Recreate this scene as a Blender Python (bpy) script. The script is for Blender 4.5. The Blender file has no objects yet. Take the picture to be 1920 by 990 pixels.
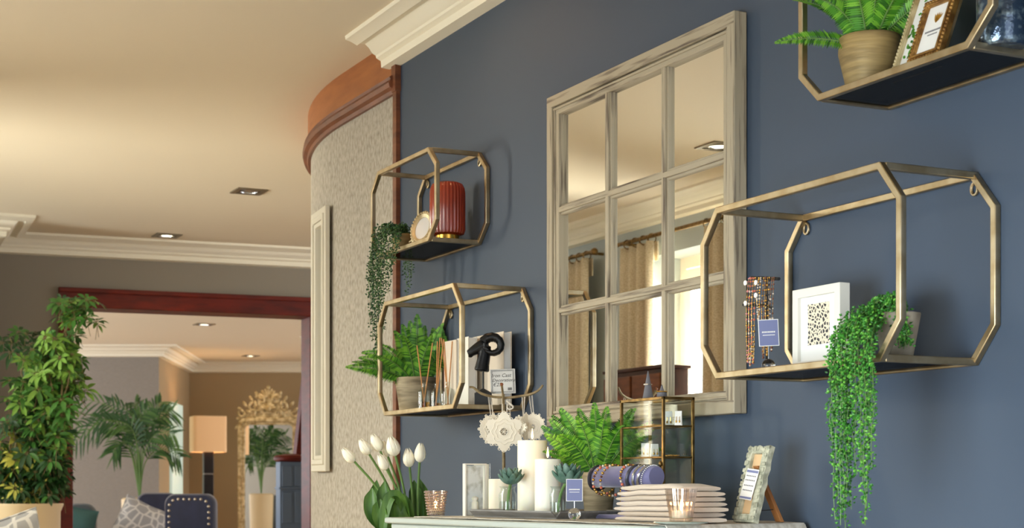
import bpy, math, random
from mathutils import Vector, Matrix
random.seed(7)
PI = math.pi
SC = bpy.context.scene
COL = SC.collection

# ------------------------------------------------------------------ camera
F, YAW, HOR, EYE = 3020.0, math.radians(25.95), 908.7, 1.0      # focal length and horizon in pixels of a 1920x990 frame
cd = bpy.data.cameras.new('camera')
cam = bpy.data.objects.new('camera', cd); COL.objects.link(cam)
cam.location = (0, 0, EYE); cam.rotation_euler = (PI/2, 0, -YAW)
cd.sensor_fit = 'HORIZONTAL'; cd.sensor_width = 36.0; cd.lens = F/1920*36
cd.shift_y = (HOR-495)/1920; cd.clip_start = .05; cd.clip_end = 200
cd.dof.use_dof = True; cd.dof.focus_distance = 3.7; cd.dof.aperture_fstop = 9.0
SC.camera = cam

# ------------------------------------------------------------------ light and exposure
SC.view_settings.view_transform = 'Standard'; SC.view_settings.look = 'None'
SC.view_settings.gamma = 1.0; SC.view_settings.use_curve_mapping = False
SC.view_settings.exposure = -.22
wd = bpy.data.worlds.new('world'); SC.world = wd; wd.use_nodes = True
bg = wd.node_tree.nodes['Background']; bg.inputs[0].default_value = (.90, .95, 1.0, 1); bg.inputs[1].default_value = 3.7

def area(name, loc, aim, sx, sy, power, col):
    l = bpy.data.lights.new(name, 'AREA'); l.shape = 'RECTANGLE'; l.size = sx; l.size_y = sy
    l.energy = power; l.color = col
    o = bpy.data.objects.new(name, l); COL.objects.link(o); o.location = loc
    o.rotation_euler = Vector(aim).to_track_quat('-Z', 'Y').to_euler()
    return o
area('window_or_added_daylight', (-1.35, 6.77, EYE+.80), (1, 0, -.75), 1.3, 1.6, 900, (1.0, .93, .79))
area('window_or_added_daylight', (-1.25, 4.2, EYE+.80), (1, 0, -1.0), 1.3, 1.5, 62, (1.0, .97, .88)).data.spread = math.radians(110)  # added fill through an invented window; its floor bounce brightens the near ceiling
area('window_or_added_daylight', (-.80, 8.85, EYE+.45), (1, 0, -.05), .8, 1.5, 80, (1.0, .97, .92))
area('window_or_added_daylight', (-.80, 1.2, EYE-.35), (1, .12, -.22), 1.6, 1.1, 80, (.86, .94, 1.0)).data.spread = math.radians(105)
area('window_or_added_daylight', (3.3, 19.5, EYE+.3), (.35, -1, -.1), 1.6, 2.0, 30, (1.0, .9, .76))

# ------------------------------------------------------------------ picking points of the place
SN, CS = math.sin(YAW), math.cos(YAW)
def ray(px, py):
    a = (px-960)/F
    return Vector((SN+a*CS, CS-a*SN, (HOR-py)/F))
def fin(v): return Vector((v.x, v.y, v.z+EYE))
def onX(px, py, X): d = ray(px, py); return fin(d*(X/d.x))
def onY(px, py, Y): d = ray(px, py); return fin(d*(Y/d.y))
def onZ(px, py, Z): d = ray(px, py); return fin(d*((Z-EYE)/d.z))
def onD(px, py, D): return fin(ray(px, py)*D)
def onL(px, py, p0, dr):           # on the vertical plane through p0 along dr
    d = ray(px, py); n = Vector((-dr[1], dr[0]))
    t = (n.x*p0[0]+n.y*p0[1])/(n.x*d.x+n.y*d.y)
    return fin(d*t)
TA = math.radians(8); TT = EYE-.08                              # the console table stands askew by TA; its top height
TF = Vector((1.4426, 3.679)); TU = Vector((math.sin(TA), -math.cos(TA))); TV = Vector((math.cos(TA), math.sin(TA)))
def onT(px, v, z=TT+.004):         # a point standing on the table, v metres from its front edge
    p = onL(px, 900, TF+TV*v, TU); p.z = z; return p
def dep(p): return p.x*SN+p.y*CS
def ppm(p): return dep(p)/F        # metres per pixel at p
RW = -PI/2                          # local x runs right along the blue wall, y into the wall
RT = RW+TA                          # the same for the table
RC = -YAW                           # facing the camera

# ------------------------------------------------------------------ materials
def C(r, g, b):
    f = lambda c: (c/255/12.92) if c <= 10 else ((c/255+.055)/1.055)**2.4
    return (f(r), f(g), f(b), 1)
def newmat(name):
    m = bpy.data.materials.new(name); m.use_nodes = True
    return m, m.node_tree, m.node_tree.nodes['Principled BSDF']
def mat(name, col, rough=.6, metal=0, col2=None, scale=20, stretch=(1, 1, 1), bump=0, lo=.35, hi=.65, detail=3, spec=.5, trans=0, sheen=0, sss=0, emis=None, es=0, bscale=None, coord='Object', bdist=.004):
    m, nt, b = newmat(name)
    b.inputs['Base Color'].default_value = col; b.inputs['Roughness'].default_value = rough
    b.inputs['Metallic'].default_value = metal; b.inputs['Specular IOR Level'].default_value = spec
    if trans: b.inputs['Transmission Weight'].default_value = trans
    if sheen: b.inputs['Sheen Weight'].default_value = sheen
    if sss:
        b.inputs['Subsurface Weight'].default_value = sss; b.inputs['Subsurface Radius'].default_value = (.01, .007, .004)
    if emis: b.inputs['Emission Color'].default_value = emis; b.inputs['Emission Strength'].default_value = es
    if col2 or bump:
        tc = nt.nodes.new('ShaderNodeTexCoord'); mp = nt.nodes.new('ShaderNodeMapping')
        mp.inputs['Scale'].default_value = stretch; nt.links.new(tc.outputs[coord], mp.inputs[0])
        nz = nt.nodes.new('ShaderNodeTexNoise'); nz.inputs['Scale'].default_value = scale; nz.inputs['Detail'].default_value = detail
        nt.links.new(mp.outputs[0], nz.inputs[0])
        if col2:
            rp = nt.nodes.new('ShaderNodeValToRGB'); e = rp.color_ramp.elements
            e[0].position = lo; e[0].color = col; e[1].position = hi; e[1].color = col2
            nt.links.new(nz.outputs[0], rp.inputs[0]); nt.links.new(rp.outputs[0], b.inputs['Base Color'])
        if bump:
            if bscale:
                n2 = nt.nodes.new('ShaderNodeTexNoise'); n2.inputs['Scale'].default_value = bscale
                nt.links.new(mp.outputs[0], n2.inputs[0]); src = n2
            else: src = nz
            bp = nt.nodes.new('ShaderNodeBump'); bp.inputs['Strength'].default_value = bump; bp.inputs['Distance'].default_value = bdist
            nt.links.new(src.outputs[0], bp.inputs['Height']); nt.links.new(bp.outputs[0], b.inputs['Normal'])
    return m
def glassmat(name, tint=(1, 1, 1, 1), gl=.12, rough=.02, gcol=(1, 1, 1, 1), fres=.55):     # thin clear pane: mostly transparent, glossy at grazing angles
    m = bpy.data.materials.new(name); m.use_nodes = True; nt = m.node_tree; nt.nodes.clear()
    out = nt.nodes.new('ShaderNodeOutputMaterial'); mx = nt.nodes.new('ShaderNodeMixShader')
    t = nt.nodes.new('ShaderNodeBsdfTransparent'); t.inputs[0].default_value = tint
    g = nt.nodes.new('ShaderNodeBsdfGlossy'); g.inputs['Roughness'].default_value = rough; g.inputs[0].default_value = gcol
    lw = nt.nodes.new('ShaderNodeLayerWeight'); lw.inputs[0].default_value = .3
    mt = nt.nodes.new('ShaderNodeMath'); mt.operation = 'MULTIPLY_ADD'; mt.inputs[1].default_value = fres; mt.inputs[2].default_value = gl*.4
    nt.links.new(lw.outputs['Facing'], mt.inputs[0]); nt.links.new(mt.outputs[0], mx.inputs[0])
    nt.links.new(t.outputs[0], mx.inputs[1]); nt.links.new(g.outputs[0], mx.inputs[2]); nt.links.new(mx.outputs[0], out.inputs[0])
    return m
def printmat(name, paper, ink, scale, lo, hi):              # blotchy voronoi print
    m, nt, b = newmat(name); b.inputs['Roughness'].default_value = .6
    tc = nt.nodes.new('ShaderNodeTexCoord'); v = nt.nodes.new('ShaderNodeTexVoronoi'); v.feature = 'DISTANCE_TO_EDGE'; v.inputs['Scale'].default_value = scale
    rp = nt.nodes.new('ShaderNodeValToRGB'); e = rp.color_ramp.elements
    e[0].position = lo; e[0].color = paper; e[1].position = hi; e[1].color = ink
    nt.links.new(tc.outputs['Object'], v.inputs[0]); nt.links.new(v.outputs['Distance'], rp.inputs[0]); nt.links.new(rp.outputs[0], b.inputs['Base Color'])
    return m

m_blue = mat('blue_paint', C(57, 70, 88), .62, bump=.04, scale=180, bdist=.001)
m_ceil = mat('ceiling_paint', C(230, 218, 196), .9)
m_corn = mat('cornice_plaster', C(242, 236, 218), .75)
m_cream = mat('textured_wallpaper', C(182, 176, 164), .75, col2=C(138, 127, 110), scale=80, stretch=(1, 1, .6), lo=.40, hi=.76, detail=10, bump=.35, bscale=150, bdist=.003)
m_greyw = mat('grey_paint', C(140, 132, 120), .8)
m_greyp = mat('grey_grasscloth', C(150, 143, 136), .85, col2=C(134, 128, 122), scale=30, stretch=(1, 1, 14), lo=.3, hi=.7)
m_tan = mat('tan_paint', C(172, 150, 116), .8)
m_floor = mat('oak_boards', C(210, 182, 142), .6, col2=C(196, 164, 124), scale=6, stretch=(6, .6, 1))
m_frieze = mat('orange_wood', C(172, 106, 54), .45, col2=C(148, 84, 40), scale=6, stretch=(1, 1, 6), lo=.3, hi=.75)
m_mould = mat('brown_wood', C(128, 74, 44), .4, col2=C(98, 54, 32), scale=8, stretch=(1, 1, 5))
m_mahog = mat('mahogany', C(108, 28, 10), .45, spec=.3, col2=C(76, 18, 7), scale=7, stretch=(1, 1, 4), lo=.3, hi=.7)
m_dwood = mat('dark_wood', C(74, 34, 20), .4, col2=C(52, 22, 14), scale=9, stretch=(1, 4, 1))
m_gold = mat('champagne_metal', C(190, 174, 144), .38, 1, col2=C(168, 148, 114), scale=22, stretch=(1, 1, 1), bump=.03)
m_brass = mat('brass', C(150, 120, 72), .36, 1, col2=C(104, 80, 44), scale=50)
m_bgold = mat('bright_gold', C(232, 186, 84), .22, 1)
m_smoke = glassmat('smoked_glass', (.10, .09, .085, 1), .06, .06, (1, .95, .9, 1), .18)
m_mirror = mat('mirror_glass', (.90, .91, .89, 1), .008, 1)
m_fr_v = mat('weathered_stile', C(164, 152, 130), .6, col2=C(86, 72, 60), scale=14, stretch=(6, 6, .35), lo=.52, hi=.68, detail=7, bump=.15)
m_fr_h = mat('weathered_rail', C(164, 152, 130), .6, col2=C(86, 72, 60), scale=14, stretch=(.35, 6, 6), lo=.52, hi=.68, detail=7, bump=.15)
m_white = mat('white_paint', C(222, 218, 208), .55)
m_wpost = mat('cream_frame_paint', C(214, 208, 192), .5)
m_paper = mat('white_card', C(228, 226, 222), .7)
m_black = mat('black_ink', C(30, 30, 32), .6)
m_lav = mat('lavender_card', C(112, 118, 158), .6)
m_velvet = mat('lavender_velvet', C(112, 110, 150), .85, sheen=.4)
m_table = mat('sage_paint', C(176, 184, 178), .45)
m_cloth = mat('linen_runner', C(206, 200, 188), .9, col2=C(182, 174, 160), scale=70, lo=.4, hi=.6, detail=2)
m_linen = [mat('linen_napkin', C(220, 204, 186), .9, sheen=.2, bump=.2, scale=300, bdist=.001), mat('linen_napkin_grey', C(206, 192, 176), .9, bump=.2, scale=300, bdist=.001)]
m_wax = mat('candle_wax', C(246, 240, 224), .45, sss=.35)
m_wick = mat('wick', C(40, 34, 30), .9)
m_flame = mat('flame', C(255, 200, 110), .5, emis=(1, .62, .25, 1), es=9)
m_tray = mat('grey_wood', C(138, 136, 134), .6, col2=C(112, 108, 104), scale=10, stretch=(1, 7, 7))
m_glass = glassmat('clear_glass', (.95, .97, .96, 1), .03, fres=.13)
m_rose = glassmat('smoky_rose_glass', (.95, .91, .88, 1), .3, .08, (1, .95, .9, 1))
m_water = glassmat('water', (.93, .95, .93, 1), .1)
m_amber = glassmat('fragrance_oil', (.88, .62, .28, 1), .1)
m_rust = mat('rust_glass', C(150, 52, 24), .18, col2=C(120, 38, 18), scale=6, spec=.7)
m_teal = mat('mercury_glass', C(44, 62, 84), .12, .5, col2=C(130, 150, 160), scale=70, lo=.48, hi=.8, bump=.4, spec=.8)
m_pot = mat('ribbed_gold_pot', C(168, 142, 92), .55, .25, col2=C(116, 96, 60), scale=9, stretch=(1, 1, 9), lo=.35, hi=.7, bump=.5)
m_pot2 = mat('woven_grey_pot', C(164, 150, 122), .7, col2=C(110, 98, 76), scale=10, stretch=(1, 1, 9), lo=.35, hi=.7, bump=.5)
m_conc = mat('concrete', C(152, 144, 128), .85, col2=C(112, 104, 90), scale=24, bump=.3)
m_cpot = mat('cream_pot', C(220, 196, 154), .55)
m_soil = mat('soil', C(52, 40, 30), .95)
m_reed = mat('rattan_reed', C(196, 136, 80), .7)
m_book1 = mat('pale_box', C(214, 200, 182), .7); m_book2 = mat('blush_print', C(222, 150, 142), .7)
m_ram = mat('black_cast_iron', C(20, 21, 24), .38, .3, bump=.15, scale=60)
m_lace = mat('white_lace', C(236, 228, 212), .85)
m_string = mat('cotton_string', C(222, 214, 202), .9)
m_branch = mat('branch_metal', C(150, 134, 102), .5, .4, col2=C(110, 94, 66), scale=40)
m_succ = mat('succulent_leaf', C(62, 98, 84), .5, col2=C(110, 138, 126), scale=40)
m_stone = mat('mosaic_stone', C(190, 188, 166), .8, col2=C(150, 150, 130), scale=70, lo=.4, hi=.6, bump=.6)
m_oak = mat('oak', C(166, 112, 62), .5, col2=C(136, 86, 44), scale=12, stretch=(1, 1, .3))
m_nwood = mat('natural_board', C(214, 178, 134), .7)
m_grey = mat('grey_felt', C(104, 102, 108), .8)
m_silver = mat('silver', C(200, 200, 204), .2, 1)
m_navy = mat('navy_velvet', C(44, 48, 74), .8, sheen=.5, col2=C(36, 40, 62), scale=8)
m_nail = mat('nailhead', C(214, 200, 176), .25, 1)
m_sage = mat('grey_green_velvet', C(74, 80, 82), .8, sheen=.3); m_tealc = mat('teal_fabric', C(60, 96, 92), .85)
m_cush = printmat('trellis_cushion', C(222, 220, 216), C(168, 168, 170), 12, .07, .1)
m_shade = mat('lamp_shade_fabric', C(226, 190, 150), .9, emis=C(255, 196, 130), es=.22)
m_lbase = mat('black_lacquer', C(24, 22, 26), .25)
m_ogold = mat('antique_gilt', C(222, 206, 166), .45, .3, col2=C(160, 138, 94), scale=22, bump=.3)
m_newel = mat('blue_grey_paint', C(104, 124, 150), .5)
m_curt = mat('linen_curtain', C(216, 202, 176), .95, col2=C(188, 172, 144), scale=60, stretch=(.4, 3, 3), lo=.35, hi=.65)
m_bead = [mat('bead_'+n, c, r, me) for n, c, r, me in (('coral', C(206, 110, 84), .3, 0), ('gold', C(206, 160, 84), .25, .8), ('pearl', C(214, 200, 184), .2, 0), ('pink', C(214, 140, 140), .3, 0), ('brown', C(116, 70, 50), .3, 0), ('black', C(34, 28, 30), .3, 0))]
m_green_d = [mat('schefflera_'+n, c, .45) for n, c in (('dark', C(30, 66, 26)), ('mid', C(62, 110, 42)), ('light', C(112, 152, 60)), ('yellow', C(196, 196, 88)))]
m_stem = mat('green_stem', C(96, 130, 64), .6); m_bark = mat('bark', C(120, 104, 66), .8)
m_palm = [mat('palm_leaf', C(44, 84, 40), .45), mat('palm_leaf_light', C(74, 112, 54), .45)]
m_fern = [mat('fern_leaf', C(72, 136, 32), .5), mat('fern_leaf_light', C(112, 172, 48), .5), mat('fern_leaf_dark', C(44, 98, 24), .5)]
m_pearl = [mat('trailing_leaf', C(52, 122, 34), .5), mat('trailing_leaf_light', C(100, 166, 56), .5), mat('trailing_leaf_dark', C(32, 88, 26), .5)]
m_ivy = [mat('dark_trailing_leaf', C(32, 74, 34), .5), mat('dark_trailing_leaf_light', C(56, 98, 44), .5), mat('dark_trailing_leaf_deep', C(22, 52, 26), .5)]
m_tulip = mat('tulip_petal', C(250, 246, 228), .5, sss=.2); m_tleaf = mat('tulip_leaf', C(50, 92, 30), .45, col2=C(84, 124, 46), scale=14, stretch=(6, 6, .5))
m_lens = mat('lamp_lens', C(255, 240, 210), .3, emis=(1, .86, .6, 1), es=9)
m_lensoff = mat('lamp_lens_off', C(150, 146, 138), .15, .7)
m_bezel = mat('brushed_bezel', C(128, 118, 100), .4, .7)
m_photo = mat('photo_print', C(216, 216, 218), .3, col2=C(150, 150, 140), scale=30, lo=.5, hi=.7)
m_lacep = printmat('speckled_print', C(226, 214, 190), C(48, 46, 52), 130, .14, .2)

# ------------------------------------------------------------------ mesh building
class MB:
    def __init__(s, M=None): s.v = []; s.f = []; s.m = []; s.mi = 0; s.M = M
    def add(s, vs, fs):
        o = len(s.v)
        for p in vs:
            p = Vector(p); s.v.append(tuple(s.M @ p) if s.M else tuple(p))
        for f in fs: s.f.append([i+o for i in f]); s.m.append(s.mi)
        return s
    def box(s, a, b):
        x0, y0, z0 = a; x1, y1, z1 = b
        return s.add([(x0,y0,z0),(x1,y0,z0),(x1,y1,z0),(x0,y1,z0),(x0,y0,z1),(x1,y0,z1),(x1,y1,z1),(x0,y1,z1)],
              [(0,3,2,1),(4,5,6,7),(0,1,5,4),(1,2,6,5),(2,3,7,6),(3,0,4,7)])
    def cbox(s, c, d): return s.box([c[i]-d[i]/2 for i in range(3)], [c[i]+d[i]/2 for i in range(3)])
    def rings(s, R, closed=False, cap=True):        # list of equal-length vertex rings
        n = len(R[0]); vs = [p for r in R for p in r]; fs = []; k = len(R)
        for i in range(k if closed else k-1):
            a = i*n; b = ((i+1) % k)*n
            for j in range(n):
                j2 = (j+1) % n; fs.append((a+j, a+j2, b+j2, b+j))
        if cap and not closed: fs.append(tuple(range(n-1, -1, -1))); fs.append(tuple((k-1)*n+j for j in range(n)))
        return s.add(vs, fs)
    def tube(s, pts, r, n=8, closed=False, cap=True, flat=1.0, a0=0):
        P = [Vector(p) for p in pts]; k = len(P); R = []
        rr = r if isinstance(r, (list, tuple)) else [r]*k
        T = []
        for i in range(k):
            if closed: t = P[(i+1) % k]-P[i-1]
            else: t = P[min(i+1, k-1)]-P[max(i-1, 0)]
            T.append(t.normalized() if t.length > 1e-9 else Vector((0, 0, 1)))
        u = T[0].orthogonal().normalized()
        if abs(T[0].z) < .9: u = Vector((0, 0, 1)).cross(T[0]).normalized()
        for i in range(k):
            u = (u-T[i]*u.dot(T[i])); u = u.normalized() if u.length > 1e-6 else T[i].orthogonal().normalized()
            w = T[i].cross(u)
            R.append([P[i]+(u*math.cos(a0+2*PI*j/n)+w*math.sin(a0+2*PI*j/n)*flat)*rr[i] for j in range(n)])
        return s.rings(R, closed, cap)
    def sq(s, path, w, h, nrm, closed=False):        # mitred square bar along a planar path; nrm = plane normal, w in plane, h along nrm
        P = [Vector(p) for p in path]; N = Vector(nrm).normalized(); k = len(P); R = []
        for i in range(k):
            d1 = (P[i]-P[i-1]).normalized() if (closed or i > 0) else (P[1]-P[0]).normalized()
            d2 = (P[(i+1) % k]-P[i]).normalized() if (closed or i < k-1) else d1
            b = (d1+d2).normalized(); c = max(.3, b.dot(d2)); q = N.cross(b)*(w/2/c)
            R.append([P[i]+q+N*h/2, P[i]-q+N*h/2, P[i]-q-N*h/2, P[i]+q-N*h/2])
        return s.rings(R, closed)
    def lathe(s, prof, n=24, c=(0, 0, 0), cap=True, wob=None):
        R = []
        for r, z in prof:
            R.append([(c[0]+(r*(1+(wob(2*PI*j/n) if wob else 0)))*math.cos(2*PI*j/n), c[1]+(r*(1+(wob(2*PI*j/n) if wob else 0)))*math.sin(2*PI*j/n), c[2]+z) for j in range(n)])
        return s.rings(R, False, cap)
    def prism(s, poly, f0, f1):                      # poly of 2D points, f maps (a,b)->3D for the two ends
        return s.rings([[f0(*p) for p in poly], [f1(*p) for p in poly]])
    def ell(s, c, r, n=10, m=6, rot=None):
        c = Vector(c); r = (r, r, r) if not isinstance(r, (tuple, list)) else r; R = []
        for i in range(m+1):
            t = PI*(i/m)*.98+.03
            ring = []
            for j in range(n):
                p = Vector((r[0]*math.sin(t)*math.cos(2*PI*j/n), r[1]*math.sin(t)*math.sin(2*PI*j/n), -r[2]*math.cos(t)))
                if rot: p = rot @ p
                ring.append(c+p)
            R.append(ring)
        return s.rings(R)
    def octa(s, c, ax, L, w):                        # small fat leaf, a stretched octahedron
        c = Vector(c); ax = Vector(ax).normalized(); u = ax.orthogonal().normalized(); w2 = ax.cross(u)
        m = c+ax*L*.45
        return s.add([c, m+u*w, m+w2*w*.7, m-u*w, m-w2*w*.7, c+ax*L], [(0,2,1),(0,3,2),(0,4,3),(0,1,4),(5,1,2),(5,2,3),(5,3,4),(5,4,1)])
    def blade(s, p, d, up, L, w, droop=.2, k=4, fold=.25, shape=None):  # folded leaf blade, 3 verts per section
        p = Vector(p); d = Vector(d).normalized(); up = Vector(up)
        side = d.cross(up); side = side.normalized() if side.length > 1e-6 else d.orthogonal().normalized()
        up = side.cross(d).normalized(); vs = []; fs = []
        for i in range(k+1):
            t = i/k; wd_ = w*(shape(t) if shape else math.sin(PI*min(.985, .06+.94*t))**.8)
            c = p+d*L*t*(1-.15*droop*t)-Vector((0, 0, 1))*L*droop*t*t
            vs += [c-side*wd_/2+up*fold*wd_/2, c, c+side*wd_/2+up*fold*wd_/2]
        for i in range(k):
            a = i*3; fs += [(a, a+1, a+4, a+3), (a+1, a+2, a+5, a+4)]
        return s.add(vs, fs)
    def build(s, name, mats, parent=None, bevel=0, smooth=True, world=None, solid=0):
        me = bpy.data.meshes.new(name)
        vs = s.v
        if world is not None: vs = [tuple(Vector(p)-world) for p in vs]
        me.from_pydata(vs, [], s.f)
        mats = mats if isinstance(mats, (list, tuple)) else [mats]
        for m in mats: me.materials.append(m)
        for p, i in zip(me.polygons, s.m): p.material_index = i; p.use_smooth = smooth
        me.update()
        if smooth: me.set_sharp_from_angle(angle=math.radians(40))
        o = bpy.data.objects.new(name, me); COL.objects.link(o)
        if parent: o.parent = parent
        if bevel:
            b = o.modifiers.new('bevel', 'BEVEL'); b.width = bevel; b.segments = 2; b.limit_method = 'ANGLE'
        if solid:
            b = o.modifiers.new('solid', 'SOLIDIFY'); b.thickness = solid
        return o
def tag(o, label, cat, group=None, kind=None):
    o['label'] = label; o['category'] = cat
    if group: o['group'] = group
    if kind: o['kind'] = kind
    return o
def thing(name, label, cat, loc=(0, 0, 0), rz=0, group=None):
    o = bpy.data.objects.new(name, None); COL.objects.link(o); o.empty_display_size = .05
    o.location = loc; o.rotation_euler = (0, 0, rz)
    return tag(o, label, cat, group)
def structure(o): o['kind'] = 'structure'; return o
def dup(root, loc, rz, label, group=None):
    r = root.copy(); COL.objects.link(r); r.location = loc; r.rotation_euler = (0, 0, rz); r['label'] = label
    if group: r['group'] = group
    for ch in list(root.children):
        c = ch.copy(); COL.objects.link(c); c.parent = r
        for g in ch.children:
            d = g.copy(); COL.objects.link(d); d.parent = c
    return r
def text(mb, s, size, x, z, y=-.0008, align='CENTER', shear=0):
    cu = bpy.data.curves.new('t', 'FONT'); cu.body = s; cu.size = size; cu.align_x = align; cu.shear = shear; cu.resolution_u = 2
    o = bpy.data.objects.new('t', cu); COL.objects.link(o)
    me = bpy.data.meshes.new_from_object(o)
    mb.add([(v.co.x+x, y, v.co.y+z) for v in me.vertices], [list(p.vertices) for p in me.polygons])
    bpy.data.objects.remove(o); bpy.data.curves.remove(cu); bpy.data.meshes.remove(me)
U = random.uniform

# ------------------------------------------------------------------ the setting
CZ = EYE+1.48                       # ceiling height
DW0, DWD = Vector((2.4, 9.85)), Vector((math.cos(math.radians(5)), -math.sin(math.radians(5))))   # the wall with the wide doorway
DWN = Vector((-DWD.y, DWD.x))       # points away from the camera
def sbox(name, a, b, m): return structure(MB().box(a, b).build(name, m, smooth=False))
sbox('floor', (-.7, -2, -.1), (11, 24, 0), m_floor)
sbox('ceiling', (-.7, -2, CZ), (11, 24, CZ+.1), m_ceil)
WEND = 4.955
sbox('wall_right', (2.0, -2, 0), (2.12, WEND, CZ), m_blue)
# opposite wall with its window openings; the second is added for fill daylight
OX = -.474
wins = [(.3, 2.1, .06, 1.5), (3.5, 4.9, .5, 2.22), (6.10, 7.43, .5, 2.22), (8.45, 9.25, .5, 2.22)]
w = MB(); ys = -2
for (a, b, z0, z1) in wins:
    w.box((OX-.24, ys, 0), (OX, a, CZ)); w.box((OX-.24, a, 0), (OX, b, z0)); w.box((OX-.24, a, z1), (OX, b, CZ)); ys = b
w.box((OX-.24, ys, 0), (OX, 10.2, CZ))
m_lwall = mat('pale_blue_paint', C(176, 186, 190), .7)
structure(w.build('wall_left', m_lwall, smooth=False))
for i, (a, b, z0, z1) in enumerate(wins):
    fr = MB(); x = OX-.21
    fr.sq([(x, a+.03, z0+.03), (x, b-.03, z0+.03), (x, b-.03, z1-.03), (x, a+.03, z1-.03)], .06, .06, (1, 0, 0), True)
    fr.sq([(x+.02, a+.1, z0+.1), (x+.02, b-.1, z0+.1), (x+.02, b-.1, z1-.1), (x+.02, a+.1, z1-.1)], .06, .05, (1, 0, 0), True)
    o = structure(fr.build('window_%d' % (i+1), m_white, smooth=False))
    MB().box((x-.003, a+.05, z0+.05), (x+.003, b-.05, z1-.05)).build('window_pane', m_glass, o, smooth=False)
# doorway wall: left of the opening, over it, right of it
def dwp(px, py=900): return onL(px, py, DW0, DWD)
def dbox(mb, s0, s1, n0, n1, z0, z1):
    q = lambda s, n: DW0+DWD*s+DWN*n
    c = [q(s0, n0), q(s1, n0), q(s1, n1), q(s0, n1)]
    return mb.rings([[(p.x, p.y, z0) for p in c], [(p.x, p.y, z1) for p in c]])
def dws(px): p = dwp(px); return (Vector((p.x, p.y))-DW0).dot(DWD)
HZ0, HZ1 = EYE+1.068, EYE+1.185
sL0, sL1, sR0 = dws(109), dws(136), dws(585)
w = MB(); dbox(w, -2.8, sL1-.01, 0, .18, 0, CZ); dbox(w, sL1-.01, sR0, 0, .18, HZ1-.02, CZ); dbox(w, sR0, sR0+3.5, 0, .18, 0, CZ)
structure(w.build('wall_back', m_greyw, smooth=False))
w = MB(); dbox(w, sL0, sR0+.1, -.03, .21, HZ0, HZ1); dbox(w, sL0, sR0+.1, -.045, -.03, HZ1-.028, HZ1); dbox(w, sL0, sL1, -.03, .21, 0, HZ0); dbox(w, sR0-.02, sR0+.1, -.03, .21, 0, HZ0)
structure(w.build('door_1', m_mahog, bevel=.004))
PROF = [(0, 0), (.17, 0), (.168, .012), (.15, .016), (.128, .026), (.122, .02), (.1, .018), (.085, .03), (.074, .046), (.062, .052), (.06, .06), (.044, .068), (.042, .09), (0, .094)]
def cornice(name, path, sc=1.0, z=CZ):              # path of 2D points, the room lies to the LEFT of it when walking
    P = [Vector(p) for p in path]; R = []
    for i, p in enumerate(P):
        d1 = (P[i]-P[i-1]).normalized() if i else (P[1]-P[0]).normalized(); d2 = (P[i+1]-P[i]).normalized() if i < len(P)-1 else d1
        n1 = Vector((-d1.y, d1.x)); n2 = Vector((-d2.y, d2.x)); b = (n1+n2).normalized(); k = 1/max(.35, b.dot(n2))
        R.append([(p.x+b.x*a*sc*k, p.y+b.y*a*sc*k, z-dn*sc) for a, dn in PROF])
    return structure(MB().rings(R).build(name, m_corn))
cornice('trim_1', [(2.0, -2), (2.0, 5.02)])
cornice('trim_2', [(OX, 9.3), (OX, -2)])
q = DW0+DWD*3.5
cornice('trim_3', [(q.x, q.y), tuple(DW0+DWD*-1.02), (1.34, 9.3), (OX, 9.3)], 1.15)
sbox('wall_nib', (OX, 9.3, 0), (1.34, 10.1, CZ), m_greyw)
# rounded wall beyond the blue wall
RCX, RCY, RR = 2.0+2.2, 5.5, 2.2
def arc(off, z, n=28, a1=62):
    L = [(2.0-off, WEND+.02, z)]
    for i in range(n+1):
        t = math.radians(a1)*i/n; L.append((RCX-(RR+off)*math.cos(t), RCY+(RR+off)*math.sin(t), z))
    return L
BZ = EYE+1.312                        # bottom of the timber frieze
def sweep(prof):                     # prof: (off, z)
    mb = MB(); K = [arc(o_, z_) for o_, z_ in prof]
    return mb.rings([[K[j][i] for j in range(len(prof))] for i in range(len(K[0]))])
structure(sweep([(0, 0), (0, BZ+.05), (-.1, BZ+.05), (-.1, 0)]).build('wall_curved', m_cream))
structure(sweep([(.012, BZ+.03), (.012, CZ), (-.1, CZ), (-.1, BZ+.03)]).build('trim_4', m_frieze))
structure(sweep([(0, BZ-.012), (.012, BZ-.012), (.016, BZ), (.03, BZ+.006), (.034, BZ+.02), (.026, BZ+.032), (.03, BZ+.04), (.014, BZ+.05), (0, BZ+.05)]).build('trim_5', m_mould))
sbox('trim_6', (1.985, WEND, 0), (2.1, WEND+.03, BZ+.03), m_mould)
structure(MB().box((1.98, WEND-.005, BZ-.01), (2.1, WEND+.03, CZ-.09)).build('trim_7', m_mould, smooth=False))
# the room beyond the doorway
def cplane(name, pts, z0, z1, m, th=.1):           # vertical wall through (px, depth) points
    P = [onD(px, HOR, d) for px, d in pts]
    R = []
    for p in P: r = Vector((p.x, p.y, 0)).normalized()*th; R.append([(p.x, p.y, z0), (p.x, p.y, z1), (p.x+r.x, p.y+r.y, z1), (p.x+r.x, p.y+r.y, z0)])
    return structure(MB().rings(R).build(name, m, smooth=False))
cplane('wall_far_left', [(40, 17.2), (298, 17.2)], 0, CZ, m_greyp)
cplane('wall_far_side', [(298, 17.2), (355, 19.6)], 0, CZ, m_tan)
cplane('wall_far', [(355, 19.6), (760, 19.6)], 0, CZ, m_tan)
c2 = lambda px, d: (lambda p: (p.x, p.y))(onD(px, HOR, d))
cornice('trim_8', [c2(760, 19.6), c2(355, 19.6), c2(298, 17.2), c2(40, 17.2)], 1.25)
a, b = onD(318, HOR, 17.95), onD(338, HOR, 18.78)
d = (b-a).normalized(); n = Vector((d.y, -d.x, 0)); n = n if n.dot(a) < 0 else -n
w = MB(); z0, z1 = EYE-.12, EYE+.92
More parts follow.
